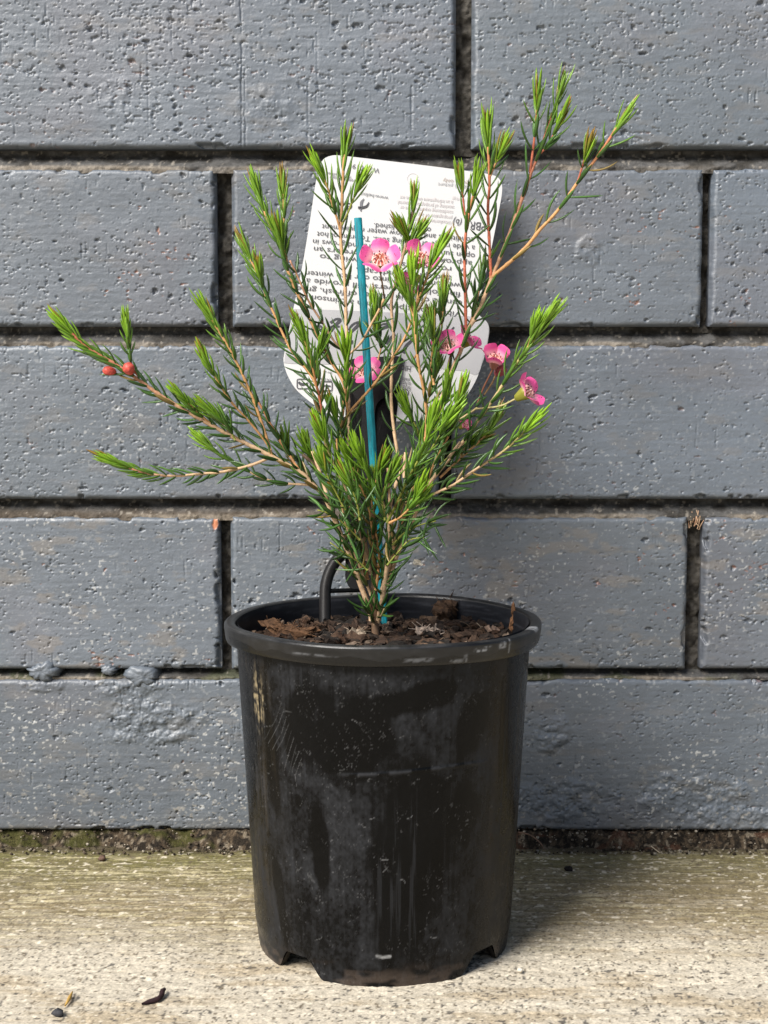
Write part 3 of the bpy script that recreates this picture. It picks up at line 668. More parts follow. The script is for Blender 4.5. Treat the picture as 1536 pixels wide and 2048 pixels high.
# trunk and main stems
branch('trunk', [(752, 1282), (750, 1240), (748, 1190), (748, 1140), (748, 1095), (750, 1050), (745, 1022)], dy=0.004, r0=9.5, r1=5.0, tip=False, start=0.9, c0=BROWNB, c1=BROWNB * 1.2, part='trunk')
branch('L', [(744, 1240), (734, 1205), (720, 1167), (709, 1134), (696, 1101), (679, 1063), (663, 1024), (649, 994), (622, 965), (600, 944), (545, 914), (490, 886), (440, 860), (400, 838), (340, 803), (310, 783), (272, 756), (230, 728), (195, 708), (165, 688), (103, 624)],
       dy=-0.028, r0=6.2, r1=3.2, start=0.08, gap=22, L=46, c0=PALEB, c1=REDB, fresh=110, lime=1.1)
branch('L_sprig', [(278, 752), (264, 735), (259, 700), (250, 622)], dy=-0.004, parent='L', r0=3, start=0.2, gap=18, L=34, c0=REDB, fresh=40)
branch('L_shoot', [(420, 846), (392, 822), (366, 795), (336, 764)], dy=-0.008, parent='L', r0=2.6, start=0.1, gap=14, L=36, fresh=50)
branch('L_low', [(543, 914), (500, 931), (450, 943), (400, 948), (340, 952), (282, 944), (235, 926), (194, 907)], dy=-0.018, parent='L', r0=3.6, r1=2.2, start=0.12, gap=23, L=40, c0=PALEB, c1=REDB, fresh=95)
branch('L_up', [(543, 912), (536, 885), (523, 845), (506, 797), (490, 760), (479, 736), (455, 690), (433, 655), (395, 590)], dy=-0.006, parent='L', r0=3.8, r1=2.4, start=0.15, gap=23, L=42, c0=TANB, c1=TANB, fresh=90)
branch('L_mid', [(541, 900), (530, 882), (500, 845), (462, 803), (432, 757), (412, 720), (397, 682)], dy=-0.016, parent='L', r0=2.8, r1=2, start=0.05, gap=24, L=40, fresh=60)
branch('L_back', [(630, 975), (600, 942), (580, 912), (552, 868), (527, 822), (512, 795)], dy=0.010, parent='L', r0=3.2, r1=2.8, tip=False, start=0.1, gap=28, L=44, c0=TANB, c1=REDB)
branch('L_side', [(648, 990), (622, 971), (564, 966), (516, 952), (469, 925), (428, 900), (380, 856)], dy=0.012, parent='L', r0=3.0, r1=2, start=0.15, gap=26, L=42, c0=PALEB, fresh=70)
# upper left stems
branch('UL', [(735, 1160), (720, 1095), (706, 1030), (692, 975), (680, 925), (675, 880), (682, 850), (687, 812), (690, 785), (685, 761), (663, 724), (647, 694), (630, 660), (607, 613), (590, 577), (574, 537), (562, 498), (541, 451), (522, 404), (505, 343)],
       dy=0.026, r0=4.6, r1=2.8, start=0.05, gap=31, L=56, c0=TANB, c1=TANB, fresh=110, redtip=.5)
branch('UL_fork', [(576, 540), (571, 500), (568, 455), (567, 404), (562, 338)], dy=0.004, parent='UL', r0=2.8, start=0.1, gap=26, L=46, fresh=80, redtip=.7)
branch('UL_fresh', [(574, 536), (568, 500), (560, 468), (553, 430)], dy=-0.008, parent='UL', r0=2.6, start=0.1, gap=16, L=50, fresh=70)
branch('UL_back', [(702, 735), (685, 704), (668, 682), (649, 652), (627, 618), (612, 592), (599, 561), (580, 521)], dy=-0.010, y0=-0.100, r0=2.8, r1=2.2, tip=False, start=0.1, gap=38, L=48, c0=PALEB, c1=REDB)
branch('L8', [(655, 880), (648, 845), (640, 800), (632, 770), (616, 742), (601, 725), (580, 696), (560, 655), (550, 632), (534, 596), (517, 552), (498, 512), (478, 464)],
       dy=0.010, y0=-0.128, r0=3.6, r1=2.2, start=0.05, gap=29, L=54, c0=TANB, c1=TANB, fresh=80, redtip=.4)
branch('L8_side', [(532, 592), (524, 568), (519, 545), (511, 505)], dy=-0.006, parent='L8', r0=2.2, start=0.1, gap=20, L=48, fresh=30, redtip=.8)
branch('L9', [(668, 990), (655, 915), (644, 825), (638, 790), (632, 765), (625, 735), (615, 700), (602, 662), (586, 630)], dy=-0.022, r0=3.2, r1=2.4, start=0.35, gap=30, L=50, c0=REDB, fresh=90, lime=1.15)
branch('C1', [(742, 1150), (727, 1070), (712, 1000), (701, 930), (697, 871), (697, 814), (695, 750), (694, 680), (692, 638), (690, 568), (684, 510), (681, 463), (683, 425), (685, 381), (688, 322), (697, 254)],
       dy=0.014, r0=4.6, r1=3.4, start=0.15, gap=44, L=62, c0=PALEB, c1=TANB, fresh=110, redtip=.3)
branch('C1_left', [(681, 462), (675, 440), (665, 410), (655, 375), (642, 345), (622, 304)], dy=-0.006, parent='C1', r0=2.8, start=0.15, gap=26, L=52, fresh=70, c0=TANB)
branch('C1_right', [(683, 452), (696, 425), (706, 400), (719, 368), (738, 334)], dy=-0.004, parent='C1', r0=2.4, start=0.3, gap=22, L=52, fresh=40, c0=GREENB)
branch('C1_sprout', [(697, 830), (692, 790), (693, 750), (693, 710), (690, 662)], dy=-0.018, parent='C1', r0=2.8, start=0.1, gap=22, L=52, fresh=90, lime=1.1)
# centre stems
branch('X1', [(697, 826), (725, 795), (751, 765), (778, 727), (805, 684), (818, 655), (832, 612), (838, 582)], dy=-0.012, parent='C1', r0=3.0, r1=2.6, tip=False, start=0.2, gap=40, L=50, c0=TANB, c1=TANB)
branch('X2', [(695, 712), (722, 685), (746, 642), (757, 622), (768, 598)], dy=-0.006, parent='C1', r0=2.6, r1=2.8, tip=False, start=0.1, gap=40, L=46, c0=PALEB, c1=TANB)
branch('X2_sprout', [(750, 640), (749, 615), (743, 576)], dy=0.002, y0=-0.098, r0=2, start=0.05, gap=12, L=42, fresh=40)
branch('X2_tuft', [(756, 720), (762, 690), (752, 655), (760, 615)], dy=0.002, y0=-0.098, r0=2, start=0.05, gap=14, L=44, fresh=20, lime=.6)
branch('C2', [(772, 1120), (779, 1020), (790, 975), (802, 942), (797, 915), (789, 868), (783, 811), (783, 760), (786, 700), (787, 665), (784, 635), (783, 600), (792, 562), (806, 512), (818, 462), (826, 417), (829, 364)],
       dy=0.018, r0=4.2, r1=3.0, start=0.22, gap=52, L=56, c0=PALEB, c1=BROWNB * 1.8, fresh=120, redtip=.5)
branch('C2_left', [(815, 478), (803, 455), (793, 432)], dy=-0.004, parent='C2', r0=2, tip=True, start=0.0, gap=11, L=40, fresh=30)
branch('C2_right', [(812, 500), (828, 478), (842, 455), (858, 440)], dy=-0.002, parent='C2', r0=2, tip=True, start=0.0, gap=12, L=44, fresh=30, lime=.8)
branch('C3', [(775, 1160), (790, 1090), (818, 1010), (838, 930), (852, 868), (852, 811), (845, 768), (838, 735), (834, 700), (830, 650), (827, 618), (825, 580), (827, 505)],
       dy=-0.030, r0=4.2, r1=3.0, start=0.10, gap=30, L=54, c0=TANB, c1=TANB, fresh=130, redtip=.3)
branch('C3_right', [(828, 622), (838, 595), (852, 560), (866, 524), (880, 496), (896, 466)], dy=-0.004, parent='C3', r0=2.8, start=0.1, gap=22, L=52, fresh=80, redtip=.5)
branch('C3_left', [(827, 632), (818, 605), (808, 578), (797, 545)], dy=-0.006, parent='C3', r0=2, start=0.2, gap=20, L=50, fresh=40)
branch('C4', [(868, 770), (862, 730), (866, 690), (864, 655), (856, 618)], dy=0.004, y0=-0.118, r0=2.6, start=0.05, gap=14, L=48, fresh=30, lime=.7)
branch('C5', [(880, 700), (883, 655), (886, 615), (889, 552)], dy=0.004, y0=-0.108, r0=2.2, start=0.15, gap=26, L=54, fresh=40, lime=.7, redtip=.6)
branch('C6', [(826, 720), (845, 690), (852, 660), (868, 612)], dy=0.004, y0=-0.106, r0=2.2, start=0.15, gap=14, L=46, fresh=40, lime=.7)
# tall right stem and its forks
branch('R', [(766, 1180), (782, 1110), (805, 1045), (832, 965), (850, 905), (862, 850), (879, 808), (907, 733), (920, 706), (934, 663), (948, 640), (963, 608), (983, 557), (1003, 509), (1031, 435), (1054, 367), (1066, 335), (1081, 299), (1095, 260), (1108, 222), (1130, 148)],
       dy=0.020, r0=6.0, r1=3.4, start=0.12, gap=44, L=62, c0=PALEB * 0.95, c1=REDB, fresh=100, redtip=.6, lime=.9)
branch('R_b', [(1060, 345), (1066, 300), (1071, 255), (1074, 215), (1076, 157)], dy=-0.005, parent='R', r0=3, start=0.2, gap=34, L=58, c0=REDB, fresh=50, redtip=.9)
branch('R_c', [(1075, 312), (1092, 295), (1104, 275), (1118, 247), (1136, 204)], dy=-0.007, parent='R', r0=2.4, start=0.1, gap=28, L=54, c0=REDB, fresh=40, redtip=.8)
branch('RR', [(982, 556), (997, 543), (1034, 512), (1060, 485), (1078, 462), (1118, 418), (1156, 364), (1190, 320), (1223, 272), (1265, 208)], dy=-0.012, parent='R', r0=4.2, r1=3.0, start=0.08, gap=42, L=58, c0=TANB, c1=REDB, fresh=60, redtip=.5, lime=.85)
branch('RR_side', [(1156, 362), (1164, 335), (1172, 308), (1184, 266)], dy=-0.004, parent='RR', r0=2.2, start=0.25, gap=26, L=50, c0=REDB, fresh=20, redtip=1.0)
branch('R_up', [(982, 556), (980, 510), (978, 468), (976, 418), (979, 367), (977, 310), (973, 226)], dy=-0.006, parent='R', r0=3.6, r1=2.8, start=0.1, gap=40, L=62, c0=REDB * 1.3, c1=TANB, fresh=100, redtip=.6)
branch('R_up_side', [(981, 352), (990, 330), (1000, 308), (1018, 268)], dy=-0.004, parent='R_up', r0=2.2, start=0.1, gap=26, L=52, fresh=20)
branch('R_in', [(932, 660), (931, 610), (930, 560), (929, 502), (932, 465), (939, 420), (948, 385), (960, 328)], dy=-0.010, parent='R', r0=3.6, r1=2.6, start=0.1, gap=38, L=58, c0=REDB * 1.2, c1=TANB, fresh=85, redtip=.3)
branch('R_in_side', [(930, 430), (926, 395), (921, 365), (914, 326)], dy=-0.004, parent='R_in', r0=2.2, start=0.25, gap=30, L=50, fresh=30, c0=REDB, redtip=.4)
branch('R_dark', [(935, 662), (948, 622), (960, 575), (972, 508)], dy=0.010, parent='R', r0=2.4, start=0.05, gap=16, L=56, fresh=10, lime=.45)
# right group
branch('W', [(776, 1170), (795, 1110), (824, 1046), (848, 985), (883, 936), (909, 907), (932, 876), (956, 841), (991, 792), (1005, 770), (1020, 745), (1038, 720), (1061, 690), (1086, 652), (1118, 605)],
       dy=-0.026, r0=4.6, r1=2.8, start=0.25, gap=27, L=52, c0=PALEB, c1=GREENB, fresh=130, redtip=.1, lime=1.05)
branch('W_side', [(1055, 698), (1064, 670), (1070, 650), (1080, 618)], dy=-0.005, parent='W', r0=2.2, start=0.1, gap=16, L=46, fresh=60, redtip=.1)
branch('V', [(790, 1040), (812, 1022), (836, 1005), (869, 987), (907, 970), (944, 944), (982, 919), (1010, 900), (1033, 879), (1061, 851), (1088, 816)], dy=-0.036, y0=-0.135, r0=3.6, r1=2.2, start=0.2, gap=25, L=54, c0=PALEB, c1=GREENB, fresh=70, redtip=0.05)
branch('V_up', [(880, 955), (911, 926), (944, 896), (968, 873), (986, 850), (1004, 808)], dy=0.008, y0=-0.138, r0=2.6, start=0.1, gap=20, L=48, fresh=30, lime=.75)
branch('S1', [(845, 990), (865, 935), (890, 885), (905, 855), (916, 810), (933, 748)], dy=-0.010, y0=-0.138, r0=3, start=0.1, gap=22, L=52, fresh=80, lime=1.1, redtip=.05)
branch('S2', [(775, 1045), (801, 991), (820, 950), (839, 916), (852, 882), (862, 852), (872, 808)], dy=-0.020, y0=-0.140, r0=3.2, start=0.08, gap=19, L=52, c0=GREENB, fresh=90, lime=1.1, redtip=.02)
branch('W_up', [(907, 848), (930, 832), (945, 822), (955, 815)], dy=0.0, y0=-0.132, r0=2.4, r1=2.2, tip=False, start=0.1, gap=26, L=44, c0=PALEB)
# lower crown
branch('F', [(757, 1240), (767, 1186), (774, 1131), (778, 1071), (778, 1035), (767, 1010), (753, 981), (737, 948), (723, 918), (708, 872)], dy=-0.030, r0=6.0, r1=3.0, start=0.02, gap=24, L=58, c0=PALEB, c1=GREENB, fresh=110, lime=1.05, redtip=.15, spread=1.15)
branch('F2', [(735, 1120), (722, 1070), (712, 1030), (700, 1000), (690, 972), (678, 948), (660, 910), (644, 866), (626, 828)], dy=-0.024, r0=4.2, r1=2.6, start=0.05, gap=24, L=56, c0=PALEB, c1=GREENB, fresh=100, lime=1.05, redtip=.05, spread=1.15)
branch('F3', [(748, 1100), (742, 1040), (733, 1000), (716, 962), (703, 926), (682, 882)], dy=-0.026, r0=3.2, r1=2.4, start=0.05, gap=20, L=54, c0=TANB, c1=GREENB, fresh=80, redtip=.05, spread=1.15)
branch('F4', [(756, 1000), (752, 965), (762, 935), (776, 890)], dy=-0.012, y0=-0.142, r0=2.6, start=0.02, gap=16, L=46, fresh=40, lime=.9)
branch('F5', [(779, 1046), (789, 1041), (805, 1031), (822, 1012), (836, 988), (848, 945)], dy=-0.018, y0=-0.150, r0=2.8, start=0.05, gap=17, L=50, c0=TANB, fresh=50, lime=.9, redtip=.05)
branch('F6', [(815, 1022), (835, 1003), (860, 966)], dy=-0.004, parent='F5', r0=2, start=0.05, gap=14, L=44, fresh=30)
branch('F7', [(752, 1180), (758, 1120), (752, 1065), (746, 1020), (742, 985), (748, 940)], dy=-0.006, r0=3.4, r1=2.4, start=0.05, gap=18, L=56, c0=TANB, c1=TANB, fresh=20, lime=.5, spread=1.3)
branch('F8', [(766, 1190), (786, 1120), (806, 1075), (822, 1046), (842, 1000), (862, 965)], dy=0.014, r0=3.6, r1=2.6, start=0.05, gap=20, L=54, c0=REDB, c1=TANB, fresh=20, lime=.5, spread=1.25)
branch('F9', [(742, 1190), (722, 1140), (704, 1090), (690, 1040), (682, 1005)], dy=-0.012, r0=3.2, r1=2.4, start=0.1, gap=22, L=58, c0=PALEB, c1=TANB, tip=False, spread=1.35)
branch('F10', [(760, 1220), (772, 1160), (786, 1105), (796, 1060), (806, 1010)], dy=-0.016, r0=3.2, r1=2.2, start=0.1, gap=24, L=60, c0=PALEB, c1=TANB, tip=False, spread=1.2)
branch('F11', [(690, 1000), (676, 985), (664, 960)], dy=-0.004, y0=-0.140, r0=2.4, start=0.0, gap=12, L=54, fresh=5, lime=.4, spread=1.3)

EX = [('a', [(690, 1020), (672, 985), (650, 940), (640, 890)], -.150, .8), ('b', [(720, 1040), (712, 1000), (690, 950), (668, 930)], -.156, .9), ('c', [(742, 1060), (735, 1010), (728, 960), (735, 905)], -.158, 1.0),
      ('d', [(770, 1040), (765, 990), (782, 950), (800, 915)], -.150, .8), ('e', [(790, 1060), (815, 1020), (845, 1000), (880, 985)], -.150, .7), ('f', [(800, 1020), (815, 980), (826, 940), (850, 905)], -.140, .9),
      ('g', [(720, 1080), (690, 1050), (665, 1030), (635, 1020)], -.140, .5), ('h', [(785, 1090), (810, 1065), (840, 1050), (872, 1042)], -.140, .5), ('i', [(660, 960), (640, 930), (618, 905), (610, 862)], -.125, .7),
      ('j', [(690, 900), (680, 860), (668, 820), (655, 785)], -.118, .8), ('k', [(782, 900), (772, 860), (764, 820), (757, 780)], -.112, .7), ('l', [(845, 900), (835, 860), (815, 820), (806, 780)], -.112, .7),
      ('m', [(868, 870), (880, 830), (892, 790), (896, 745)], -.125, .9), ('n', [(880, 930), (915, 900), (950, 880), (985, 870)], -.128, .7), ('o', [(858, 905), (880, 870), (895, 840), (925, 815)], -.145, 1.0),
      ('p', [(620, 960), (598, 925), (575, 900), (566, 850)], -.118, .6), ('q', [(636, 780), (628, 740), (640, 700), (648, 655)], -.108, .7), ('r', [(850, 820), (862, 780), (872, 735), (868, 690)], -.112, .7),
      ('s', [(735, 1000), (745, 960), (768, 930), (772, 900)], -.148, .9), ('t', [(700, 1010), (690, 980), (700, 935), (695, 890)], -.150, 1.0), ('u', [(470, 880), (455, 850), (430, 830), (395, 800)], -.140, .7),
      ('v', [(775, 1130), (800, 1100), (820, 1080), (848, 1075)], -.150, .4), ('w', [(735, 1140), (712, 1120), (688, 1105), (660, 1085)], -.145, .4), ('x', [(700, 790), (708, 760), (712, 720), (706, 680)], -.108, .7)]
for k_, p_, y_, l_ in EX:
    if k_ in 'cestxk': continue
    low = k_ in 'ghvw'
    branch('EX' + k_, p_, dy=-0.004, y0=y_, r0=2.2, r1=1.4, tip=not low, start=0.0, gap=(22 if low else 17), L=(58 if low else 50), fresh=(30 if k_ in 'abjkp' else 50), lime=l_, redtip=.08, spread=(1.5 if low else 1.15), c0=GREENB * 0.8, c1=GREENB)
# low leaves on the trunk
branch('B1', [(750, 1252), (742, 1232), (728, 1212)], dy=-0.008, r0=2.4, r1=1.6, tip=False, start=0.1, gap=14, L=52, c0=PALEB, c1=PALEB)
branch('B2', [(757, 1245), (764, 1228), (770, 1215)], dy=-0.010, r0=2.4, r1=1.6, tip=False, start=0.1, gap=12, L=46, c0=PALEB, c1=GREENB)
# pruned stubs
def stub(pts, y, r, col):
    m = MB(); P = [at_y(a, b, y) for a, b in pts]; m.tube(catmull(P, 0.002), 0.8 * r * PXM, 8, col); m.build('pruned_stub', M['stem'], plant)
stub([(640, 938), (605, 909)], -0.135, 4.2, BROWNB * 0.5); stub([(652, 985), (640, 945), (625, 902)], -0.136, 4.0, PALEB); stub([(809, 955), (809, 930), (812, 905)], -0.132, 4.6, PALEB)
stub([(896, 917), (921, 884)], -0.138, 3.8, PALEB); stub([(780, 1012), (778, 975), (776, 936)], -0.152, 3.4, BROWNB * 1.8); stub([(833, 935), (832, 898)], -0.130, 4.2, PALEB * .9)

# ------------------------------------------------------------------ flowers and buds
PINK = np.array([0.86, 0.115, 0.37]); PALEP = np.array([0.89, 0.46, 0.53]); frng = np.random.default_rng(12)
def frame(f, up=(0, 0, 1)):
    f = np.asarray(f, float); f /= np.linalg.norm(f); u = np.asarray(up, float); u = u - f * np.dot(u, f); u /= np.linalg.norm(u); return f, u, np.cross(f, u)
def flower(px, py, y, R, face, stalk, open_=1.0, roll=0.0, tint=1.0, npet=5, cup=(0.27, 0.25, 0.035), stalkcol=(0.16, 0.10, 0.05)):
    """px,py: centre; R: petal reach in px; face: where it looks; stalk: px path from the cup back to the twig"""
    c = at_y(px, py, y); R = R * PXM; f, u, v = frame(face); r0 = 0.36 * R
    cm = MB()                                         # cup under the petals is the flower's own mesh
    n = 20; a = np.linspace(0, 2 * np.pi, n, endpoint=False)
    prof = [(0.10, -0.75), (0.20, -0.68), (0.27, -0.45), (0.36, -0.18), (0.42, 0.0), (0.38, 0.03), (0.30, -0.02), (0.16, -0.10), (0.02, -0.10)]
    col = [cup] * 5 + [(0.75, .45, .42), (0.55, 0.22, 0.14), (0.34, 0.06, 0.03), (0.30, 0.07, 0.03)]
    Pc = np.array([[c + f * h * R + (u * math.cos(t) + v * math.sin(t)) * r * R * (1 + .05 * math.cos(5 * t)) for t in a] for r, h in prof])
    cm.grid(Pc, np.repeat(np.array(col)[:, None], n, 1).reshape(-1, 3), wrap=True)
    ob = cm.build('flower', M['flower'], plant)
    if stalk:
        P = [at_y(s_[0], s_[1], s_[2]) for s_ in stalk] ; P = [c - f * 0.72 * R] + P
        m = MB(); m.tube(catmull(P, 0.001), 1.9 * PXM, 6, stalkcol); m.build('flower_stalk', M['stem'], ob)
    nu, nv = 12, 11
    for k in range(npet):
        t = roll + k * 2 * np.pi / npet + frng.uniform(-.06, .06); rad = u * math.cos(t) + v * math.sin(t); tang = np.cross(f, rad)
        op = open_ * frng.uniform(0.9, 1.08); s_ = np.linspace(0, 1, nu); Lp = R * 0.74; Wp = R * 0.47 * frng.uniform(.95, 1.05)
        ang = op * (0.95 + 0.35 * np.sin(s_ * 2.2)) - 0.25 * s_
        d = np.cos(ang)[:, None] * f + np.sin(ang)[:, None] * rad
        base = c + rad * r0 * 1.05 + f * 0.0
        Pm = base + np.concatenate([[np.zeros(3)], np.cumsum((d[:-1] + d[1:]) * 0.5 * Lp / (nu - 1), 0)])
        up_ = 0.10 + 0.90 * s_; wid = Wp * np.clip(1 - np.abs(2 * up_ - 1.08) ** 2.6, 0.0, 1) ** 0.5; wid[-1] = Wp * 0.18
        q = np.linspace(-1, 1, nv); nrm = np.cross(tang, d)
        G = Pm[:, None] + wid[:, None, None] * q[None, :, None] * tang + (0.22 * (wid[:, None] * q[None] ** 2))[:, :, None] * (-nrm[:, None]) * -1
        G = G + (0.015 * R * np.sin(q * 9 + k)[None, :, None] * s_[:, None, None] ** 2) * f
        back = G - nrm[:, None] * -0.00012
        cs = mix(PALEP, PINK * np.array([tint, 1, 1]), sstep(0.12, 0.62, s_ + 0.10 * np.abs(0))) * (0.94 + 0.12 * frng.random((nu, 1)))
        cc = np.repeat(cs[:, None], nv, 1); cc = mix(cc, PINK, (0.35 * np.abs(q)[None] ** 2 * np.ones((nu, 1))))
        m = MB(); m.grid(G, cc.reshape(-1, 3)); m.build('petal', M['petal'], ob)
    m = MB()                                          # ring of stamens with dark dots, and the style
    for k in range(12):
        t = k * 2 * np.pi / 12 + .1; rad = u * math.cos(t) + v * math.sin(t)
        p0 = c + rad * r0 * 1.02; p1 = p0 + f * 0.16 * R - rad * 0.06 * R; p2 = p0 + f * 0.24 * R - rad * (0.14 + .05 * (k % 2)) * R
        m.tube([p0, p1, p2], [0.055 * R, 0.045 * R, 0.02 * R], 6, (0.86, 0.50, 0.44))
        if k % 2 == 0: pebble_mesh(m, p2 + f * 0.02 * R + rad * .08 * R, 0.040 * R, (0.06, 0.008, 0.02), frng, (1, 1, 1))
        else: pebble_mesh(m, c + rad * R * .70 + f * (0.33 + .1 * (k % 3)) * R, 0.026 * R, (0.10, 0.01, 0.04), frng, (1, 1, 1))
    m.tube([c - f * 0.08 * R, c + f * 0.12 * R, c + f * 0.30 * R], [0.04 * R, 0.03 * R, 0.03 * R], 6, (0.85, 0.62, 0.50))
    m.build('stamens', M['flower'], ob)
    return ob
def bud(px, py, y, R, face, col, stalk=None, long=1.15):
    c = at_y(px, py, y); R = R * PXM; f, u, v = frame(face); m = MB(); a = np.linspace(0, 2 * np.pi, 18, endpoint=False); h = np.linspace(-1, 1, 12)
    Pb = np.array([[c + f * hh * R * long + (u * math.cos(t) + v * math.sin(t)) * R * math.sqrt(max(0.0004, 1 - hh * hh)) * (1 + 0.05 * math.cos(5 * t) * (hh > 0)) * (0.86 + 0.14 * hh) for t in a] for hh in h])
    cc = np.array([np.asarray(col) * (0.75 + 0.5 * frng.random()) for _ in range(Pb.shape[0] * Pb.shape[1])])
    m.grid(Pb, cc, wrap=True); ob = m.build('flower_bud', M['bud'], plant)
    if stalk:
        s = MB(); s.tube([c - f * R, *[at_y(*q) for q in stalk]], 2.0 * PXM, 6, (0.20, 0.12, 0.05)); s.build('flower_stalk', M['stem'], ob)
    return ob
flower(760, 519, -0.124, 40, (0.02, -0.80, 0.60), [(765, 570, -0.116), (769, 600, -0.112)], 0.86, 0.0)
flower(842, 516, -0.130, 37, (0.30, -0.62, 0.55), [(826, 556, -0.100), (812, 590, -0.103)], 0.85, 0.3)
flower(826, 562, -0.118, 28, (-0.45, -0.40, -0.30), None, 0.55, 0.8, tint=.9)
flower(896, 690, -0.112, 33, (-0.30, -0.62, 0.72), [(898, 722, -0.116), (888, 770, -0.114)], 1.0, 0.25)
flower(936, 680, -0.106, 32, (0.62, -0.25, 0.55), [(918, 716, -0.110), (908, 740, -0.110)], 0.9, 0.6)
flower(990, 718, -0.122, 33, (0.10, -0.62, 0.78), [(966, 778, -0.126), (953, 812, -0.130)], 0.52, 0.35, cup=(.34, .13, .10), stalkcol=(.16, .06, .03))
flower(1054, 784, -0.150, 36, (0.78, -0.38, 0.50), [(1000, 812, -0.146), (953, 818, -0.136)], 0.86, 0.1, cup=(0.22, 0.215, 0.03), stalkcol=(.40, .34, .16))
flower(731, 742, -0.062, 34, (-0.15, -0.75, 0.55), [(752, 768, -0.080)], 1.05, 0.5)
flower(928, 850, -0.120, 18, (0.6, -0.5, 0.5), None, 0.6, 0.2)
bud(1000, 742, -0.116, 13, (0.5, -0.4, 0.5), (0.30, 0.06, 0.07), [(985, 765, -.12), (968, 790, -.126)])
BRD = (0.50, 0.075, 0.055)
yb = float(BR['L'][1][((BR['L'][0] - np.array((262, 748))) ** 2).sum(1).argmin()])
bud(258, 738, yb - 0.003, 13, (-0.25, -0.5, 0.7), BRD, [(268, 752, yb)], 1.0); bud(219, 742, yb - 0.001, 10, (-0.9, -0.3, 0.1), BRD, [(232, 744, yb)], 1.35)

# ------------------------------------------------------------------ teal stake
p0, p1 = at_z(769, 1272, SZ - 0.004), at_y(716, 437, -0.062)
d = (p1 - p0); n = 60; pts = p0 + d * np.linspace(0, 1, n)[:, None]
m = MB(); T = d / np.linalg.norm(d); ax = np.array([0, 1, 0.0]); U = np.cross(ax, T); U /= np.linalg.norm(U); V = np.cross(T, U)
a = np.linspace(0, 2 * np.pi, 20, endpoint=False); sq = (np.abs(np.cos(a)) ** 4 + np.abs(np.sin(a)) ** 4) ** -0.25
rs_ = (8.0 * 0.665 / F_PX)
ww = rs_ * sq[None] * (1 + 0.05 * (fbm(np.tile(a[None] * 2, (n, 1)), np.tile(np.arange(n)[:, None] / 20.0, (1, 20)), 501) - 0.5))
P = pts[:, None] + ww[..., None] * (np.cos(a)[None, :, None] * U + np.sin(a)[None, :, None] * V)
c = mix(np.array([0.0, 0.235, 0.29]), np.array([0.0, 0.15, 0.19]), sstep(0.4, 0.7, fbm(np.tile(a[None] * 3, (n, 1)), np.tile(np.arange(n)[:, None] / 15.0, (1, 20)), 502)))
c[:3] *= 0.75
m.grid(P, c.reshape(-1, 3), wrap=True, flip=True)
m.add(np.concatenate([P[-1], [pts[-1] + T * 0.0002]]), tris=[(k, (k + 1) % 20, 20) for k in range(20)], col=(0.0, 0.16, 0.20))
tag(m.build('plant_stake', M['stake'], loc0=p0), 'slim teal painted stick pushed upright into the potting mix behind the trunk', 'stake')

# ------------------------------------------------------------------ plant label
LZ0, LY0, LZ1, LY1 = 0.129, -0.084, 0.345, -0.009
SL = (LY1 - LY0) / (LZ1 - LZ0); LN = np.array([0, -1, SL]); LN /= np.linalg.norm(LN)       # leans back against the wall
def on_label(px, py, off=0.0):
    d = ray(px, py); p = np.array([0, LY0, LZ0]) + LN * off
    return CAM + d * (np.dot(p - CAM, LN) / np.dot(d, LN))
label = empty('plant_label', tuple(on_label(735, 1240)), 'white plastic plant care card, upside down, on a black holder pushed in behind the shrub', 'plant label')
def plate(outline, t, col, name, mat, off=0.0, sub=6, parent=label, bow=0.0):
    pts = catmull(np.array(outline + outline[:1], float), sub)[:-1]
    import bmesh
    bm = bmesh.new(); fr = [bm.verts.new(on_label(a, b, off + t)) for a, b in pts]; bk = [bm.verts.new(on_label(a, b, off) ) for a, b in pts]
    f1 = bm.faces.new(fr); f2 = bm.faces.new(bk[::-1])
    for k in range(len(pts)): bm.faces.new((fr[k], bk[k], bk[(k + 1) % len(pts)], fr[(k + 1) % len(pts)]))
    bmesh.ops.triangulate(bm, faces=[f1, f2]); bmesh.ops.recalc_face_normals(bm, faces=bm.faces)
    bm.verts.ensure_lookup_table(); bm.verts.index_update()
    v = np.array([x.co[:] for x in bm.verts]); q = [[x.index for x in f.verts] for f in bm.faces if len(f.verts) == 4]; tr = [[x.index for x in f.verts] for f in bm.faces if len(f.verts) == 3]
    bm.free(); o = MB(); o.add(v, q, tr, col=col); return o.build(name, mat, parent, smooth=False)
CARD = [(664, 311), (680, 311), (760, 320), (860, 332), (950, 344), (985, 350), (998, 357), (1004, 372), (1003, 392), (996, 430), (982, 500), (965, 575), (956, 615), (958, 630), (972, 642), (978, 655), (976, 680), (968, 715), (952, 760),
        (930, 795), (900, 822), (860, 838), (820, 842), (770, 842), (752, 838), (748, 812), (752, 796), (735, 790), (722, 796), (728, 815), (722, 838), (700, 842), (668, 834), (640, 818), (612, 797), (590, 776), (574, 748), (567, 722),
        (570, 700), (578, 660), (590, 602), (605, 530), (620, 440), (632, 362), (640, 330), (650, 316)]
plate(CARD, 0.0005, (0.61, 0.605, 0.60), 'card', M['card'], 0.0, 5)
BAND = [(587, 618), (640, 619), (760, 624), (880, 630), (956, 634), (972, 643), (977, 655), (975, 680), (967, 712), (955, 748), (925, 742), (860, 736), (760, 730), (690, 729), (580, 727), (569, 722), (572, 700), (579, 660)]
plate(BAND, 0.00012, (0.41, 0.405, 0.415), 'grey_band', M['card'], 0.00056, 6)
INKC = (0.06, 0.06, 0.065)
